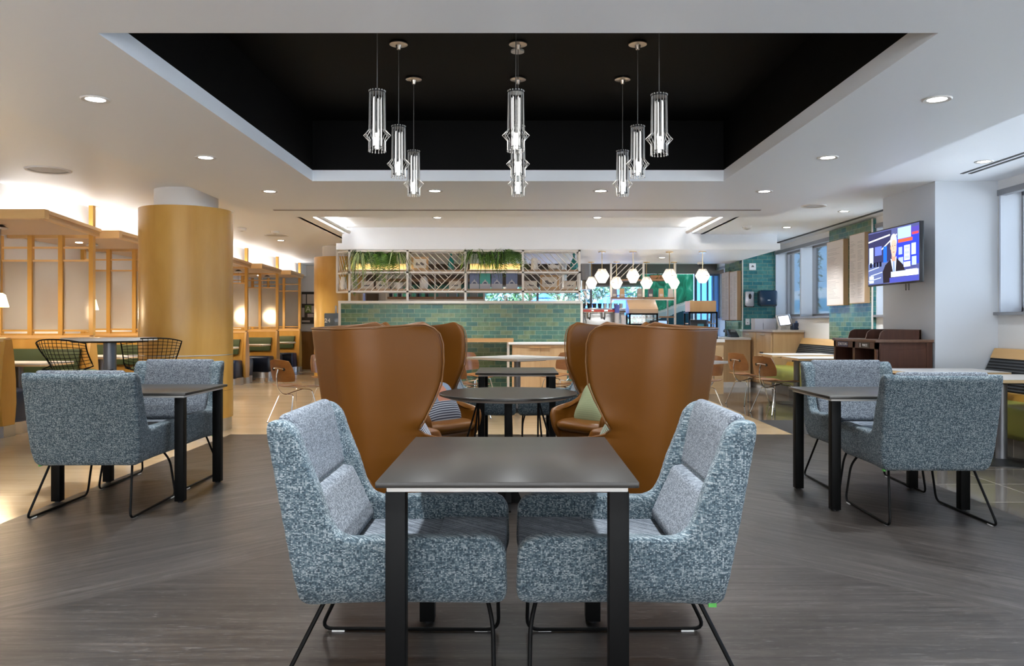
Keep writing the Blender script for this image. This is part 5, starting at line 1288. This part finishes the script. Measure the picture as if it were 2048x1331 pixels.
# espresso machine
t_ = thing('espresso_machine', 'chrome espresso machine with red panels and cups on top, right of the tiled bar', 'coffee machine', (X(1205,13.9),13.9,1.12))
MB().box(-.38,.38,-.2,.2,.26,.34).build('upper_body', chrome, t_, 30, .01); MB().box(-.38,.38,-.05,.2,.03,.26).build('rear_body', steel, t_, 30, .01); MB().box(-.38,.38,-.22,.2,.0,.05).build('drip_tray', steel, t_, 30, .005)
for xx in (-.30,-.08,.16): MB().box(xx-.09,xx+.09,-.205,-.2,.275,.315).build('red_panel', mat('red_panel', (.55,.05,.03), .3), t_, 0)
for xx in (-.25,0,.25):
    g = MB().lathe([(.035,.16),(.04,.26)], (xx,-.13), 16).build('group_head', chrome, t_); MB().tube([(xx,-.15,.18),(xx,-.30,.15)], .013, 8).build('portafilter_handle', blackm, t_)
MB().tube([(-.33,-.22,.22),(-.30,-.26,.08)], .006, 6).build('steam_wand', chrome, t_)
for k_ in range(8):
    o = MB().lathe([(.028,0),(.036,.07),(.038,.085)], n=14).build('cup', (steel if k_ > 3 else blackm)); o.location = (X(1205,13.9)-.33+.092*k_, 13.85, 1.12+.34); tag(o, 'small %s cup standing on top of the espresso machine' % ('steel' if k_ > 3 else 'black'), 'cup', '%s cups on the espresso machine' % ('steel' if k_ > 3 else 'black'))
for px, py, lab in ((1234,636,'stack of paper cups with blue printed sleeve beside the espresso machine'),(1247,640,'leaning stack of white paper cups beside the pastry case')):
    y = 13.6; t2 = thing('cup_stack', lab, 'cups', (X(px,y),y,1.12)); hh = Z(609 if px < 1240 else 630,y)-1.12
    MB().lathe([(.028,0),(.042,.01),(.042,hh*.65)], n=18).build('cup_column', mat('paper_cup', (.55,.5,.48), .6), t2); MB().lathe([(.040,hh*.65),(.043,hh)], n=18).build('printed_cup', mat('blue_print', (.10,.12,.4), .5) if px < 1240 else mat('paper_cup'), t2)
# ------------------------------------------------------------------ shelf unit at the back with coffee bags
yk = 16.4
t_ = thing('back_shelf', 'white-framed oak shelf unit behind the bar with coffee bags', 'shelf', (0,0,0)); s = MB()
for px in (1222,1287,1350): s.box(X(px,yk)-.02,X(px,yk)+.02,yk-.02,yk+.02,.3,2.43)
s.box(X(1222,yk),X(1350,yk),yk-.02,yk+.02,Z(598,yk)-.02,Z(598,yk)); s.box(X(1340,yk)-.015,X(1340,yk)+.015,yk+.25,yk+.28,.3,Z(598,yk)); s.build('frame', lat_white, t_, 0)
for py in (558,594,632): MB().box(X(1222 if py < 630 else 1318,yk),X(1350,yk),yk-.02,yk+.28,Z(py+3,yk),Z(py,yk)+.0).build('shelf_board', mat('brown_shelf', (.28,.16,.09), .5), t_, 0)
_y = YS; YS_keep = YS
def diag2(xa, xb_, za, zb_, st=.12):
    s = MB(); k_ = xa-(zb_-za)
    while k_ < xb_:
        p0 = (max(k_, xa), za+max(0, xa-k_)); x1_ = min(xb_, k_+zb_-za); p1 = (x1_, za+(x1_-k_))
        if p1[0]-p0[0] > .03: s.tube([(p0[0],yk,p0[1]),(p1[0],yk,p1[1])], .008, 4)
        k_ += st
    return s
diag2(X(1222,yk),X(1287,yk),Z(555,yk),2.42).build('lattice_bars', lat_white, t_, 0)
for a, c_, lab in ((1229,(.18,.17,.2),'grey coffee bag at the left of the back shelf'),(1244,(.42,.26,.13),'kraft coffee bag on the left half of the back shelf'),(1279,(.3,.27,.25),'taupe coffee bag at the middle of the back shelf'),(1301,(.06,.06,.08),'dark coffee bag right of the middle post of the back shelf'),(1322,(.42,.26,.13),'kraft coffee bag on the right half of the back shelf'),(1341,(.5,.49,.5),'silver white coffee bag at the right end of the back shelf')):
    t2 = thing('coffee_bag', lab, 'coffee bag', (X(a,yk+.1),yk+.1,Z(594,yk)), 0, 'coffee bags on the back shelf')
    MB().prism([(-.055,0),(.055,0),(.05,.10),(.045,.18),(-.045,.18),(-.05,.10)], 'y', -.03, .03).build('bag', mat('bag_%d' % a, c_, .5), t2, 0); B('label_sticker', -.035,.035,-.032,-.03,.02,.07, mat('paper'), t2)
fern((X(1318,yk),yk+.1,Z(552,yk)),44,.30,leaf_d,'dark spiky plant on the top board of the back shelf','strap',31,1.0,.018)
t2 = tag(MB().box(X(1302,yk),X(1334,yk),yk+.04,yk+.2,Z(558,yk),Z(550,yk)).build('planter_trough', mat('terracotta_trough', (.35,.17,.08), .6), None, 0), 'brown planter trough on the top board of the back shelf', 'planter')
# shelf seen beneath the lattice at left
yk2 = 15.6
t_ = thing('bottle_shelf', 'brown shelf behind the bar seen under the lattice, holding dark bottles', 'shelf', (0,0,0)); MB().box(X(773,yk2),X(968,yk2),yk2,yk2+.3,Z(598,yk2),Z(593,yk2)).build('shelf_board', mat('brown_shelf'), t_, 0); s = MB()
for px in (773,870,968): s.box(X(px,yk2)-.015,X(px,yk2)+.015,yk2-.01,yk2+.02,1.0,2.43)
s.box(X(773,yk2),X(968,yk2),yk2-.01,yk2+.02,Z(601,yk2),Z(598,yk2)); s.build('frame', lat_white, t_, 0)
MB().box(X(773,yk2),X(968,yk2),yk2,yk2+.3,Z(562,yk2),Z(557,yk2)).build('shelf_board', mat('brown_shelf'), t_, 0)
for k_, px in enumerate((780,789,798,807,816,826,835,845,853)):
    o = MB().lathe([(.03,0),(.035,.02),(.035,.12),(.012,.17),(.012,.2)], n=12).build('bottle', [blackm, mat('mint_plastic', (.12,.55,.35), .3)][k_ % 2]); o.location = (X(px,yk2),yk2+.1,Z(593,yk2)); tag(o, '%s bottle on the brown shelf under the lattice' % ['dark','mint green'][k_ % 2], 'bottle', '%s bottles on the brown shelf' % ['dark','mint green'][k_ % 2])
for k_, px in enumerate((884,905,926,947)):
    o = B('container', X(px-8,yk2), X(px+8,yk2), yk2+.05, yk2+.2, Z(593,yk2), Z(579,yk2), mat('grey_bin', (.22,.23,.23), .5)); tag(o, 'grey storage bin on the brown shelf under the lattice', 'box', 'grey bins on the brown shelf')
# exhaust duct
t_ = thing('exhaust_duct', 'shiny steel exhaust duct over the back window, left of the glass pendants', 'duct', (X(1172,18),18,0)); MB().lathe([(.11,1.95),(.11,2.15),(.115,2.16),(.11,2.17),(.11,2.7)], n=28).build('duct_pipe', steel, t_); MB().lathe([(.113,2.155),(.118,2.16),(.113,2.165)], n=28, cap=False).build('band', blackm, t_)
t_ = thing('exhaust_duct', 'second steel duct showing through the right lattice bay', 'duct', (X(1125,18.2),18.2,0)); MB().lathe([(.10,1.95),(.10,2.7)], n=28).build('duct_pipe', steel, t_)

# ------------------------------------------------------------------ outside
blue_c = mat('blue_canvas', (.02,.13,.62), .7)
def umbrella(x, y, zap, rad, drop, label):
    t_ = thing('patio_umbrella', label, 'umbrella', (x,y,0), R(12), 'blue patio umbrellas'); s = MB(); n = 8
    ring = [(rad*math.cos(2*PI*k_/n), rad*math.sin(2*PI*k_/n), zap-drop) for k_ in range(n)]
    inner = [(rad*.22*math.cos(2*PI*k_/n), rad*.22*math.sin(2*PI*k_/n), zap-drop*.22) for k_ in range(n)]
    for k_ in range(n): s.poly([inner[k_], ring[k_], ring[(k_+1)%n], inner[(k_+1)%n]]); s.poly([ring[k_],(ring[k_][0],ring[k_][1],zap-drop-.15),(ring[(k_+1)%n][0],ring[(k_+1)%n][1],zap-drop-.15),ring[(k_+1)%n]])
    s.build('canopy', blue_c, t_, 0); v = MB()
    for k_ in range(n): v.poly([(0,0,zap+.08),(inner[k_][0]*1.25,inner[k_][1]*1.25,zap-drop*.17),(inner[(k_+1)%n][0]*1.25,inner[(k_+1)%n][1]*1.25,zap-drop*.17)])
    v.build('canopy_vent', blue_c, t_, 0); MB().tube([(0,0,0),(0,0,zap)], .02, 10).build('pole', mat('umbrella_pole', (.55,.6,.65), .4), t_)
umbrella(X(1088,22.6), 22.6, Z(590,22.6), 1.0, .42, 'blue patio umbrella outside the back window, seen under the lattice shelf')
umbrella(X(1232,24.9), 24.9, Z(583,24.9), 1.35, .62, 'blue patio umbrella outside, behind the coffee machine')
tree_m = [mat('foliage_dark', (.02,.07,.03), .6), mat('foliage_mid', (.06,.16,.06), .6), mat('foliage_blue', (.06,.16,.15), .6)]
bark = mat('bark', (.12,.085,.06), .9)
def tree(x, y, h, r, label, seed, name='leafy_tree', n=1500, sz=.14, group='trees outside the back windows'):
    t_ = thing(name, label, 'tree', (x,y,0), 0, group); rnd = random.Random(seed)
    MB().tube([(0,0,0),(.1,0,h*.3),(-.05,.1,h*.6)], [.12,.09,.05], 8).build('trunk', bark, t_)
    for k_ in range(2):
        s = MB()
        for q in range(n//2):
            a, b, c_ = rnd.gauss(0,1), rnd.gauss(0,1), rnd.gauss(0,1); l = math.sqrt(a*a+b*b+c_*c_)+1e-6; rr = rnd.uniform(.4,1)**.5
            p = Vector((a/l*r*rr, b/l*r*rr, h*.55+c_/l*h*.5*rr)); d1 = Vector((rnd.uniform(-1,1),rnd.uniform(-1,1),rnd.uniform(-1,1))).normalized()*sz; d2 = Vector((rnd.uniform(-1,1),rnd.uniform(-1,1),rnd.uniform(-1,1))).normalized()*sz*.6
            s.poly([p-d1, p-d2*.5, p+d1, p+d2*.5])
        s.build('foliage', tree_m[(seed+k_)%3], t_, 0)
for k_, (px, y, h) in enumerate(((950,27,4.2),(1010,30.5,4.9),(1060,27,4.4),(1115,30.5,5.0),(1170,27,4.5),(1222,30.5,5.0),(1280,27,4.4))):
    tree(X(px,y), y, h, .8, ['leafy tree outside, leftmost behind the lattice shelf','leafy tree outside behind the blue cartons','leafy tree outside behind the first blue umbrella','leafy tree outside right of the first blue umbrella','leafy tree outside under the steel duct','leafy tree outside behind the second blue umbrella','rightmost leafy tree outside beside the green mural'][k_], 40+k_)
# buildings and agaves beyond the right windows
b_ = thing('office_building', 'pale blue-grey office building across the street beyond the far right windows', 'building', (24,34,0))
B('facade', -3, 8, -14, 30, 0, 3.6, mat('pale_facade', (.55,.62,.68), .7), b_)
for z in (.6,2.0): B('window_band', -3.05, -3, -13, 29, z, z+.9, mat('facade_glass', (.12,.32,.48), .15), b_)
b_ = thing('brick_building', 'grey patterned facade outside the near right window', 'building', (16,26,0))
B('facade', -.2, 4, -3, 5, 0, 8, mat('grey_facade', (.13,.17,.2), .7), b_)
ag = mat('agave_leaf', (.10,.19,.17), .5)
def agave(x, y, r, label, seed):
    rnd = random.Random(seed); s = MB()
    for k_ in range(26):
        a = rnd.uniform(0,2*PI); e = rnd.uniform(.25,1.3); l = r*rnd.uniform(.75,1.1)
        d = Vector((math.cos(a)*math.cos(e), math.sin(a)*math.cos(e), math.sin(e))); sd = Vector((-math.sin(a),math.cos(a),0))*.07
        b0 = Vector((0,0,0)); m_ = d*l*.5+Vector((0,0,.02)); s.poly([b0-sd*.6, b0+sd*.6, m_+sd, d*l, m_-sd]); 
    o = s.build('agave', ag, None, 0); o.location = (x,y,.8); tag(o, label, 'plant', 'agave plants in the outdoor planter')
bp = tag(B('outdoor_planter', 6.4, 7.6, 9.5, 18, 0, .8, mat('planter_concrete', (.35,.36,.36), .8)), 'long concrete planter outside the far right windows', 'planter')
for k_, (x, y) in enumerate(((6.95,12.0),(7.0,13.5),(6.95,15.0),(7.0,16.5),(6.95,10.4))): agave(x, y, .75, ['spiky agave outside, first seen right of the tiled pier','spiky agave outside the window left of the tiled pier','spiky agave outside, middle of the far windows','spiky agave outside near the order counter','spiky agave outside behind the television pillar'][k_], 60+k_)
tree(7.3, 20, 4.5, .3, 'narrow tree outside beyond the order counter windows', 77, n=500, sz=.09, group='trees outside the right windows')
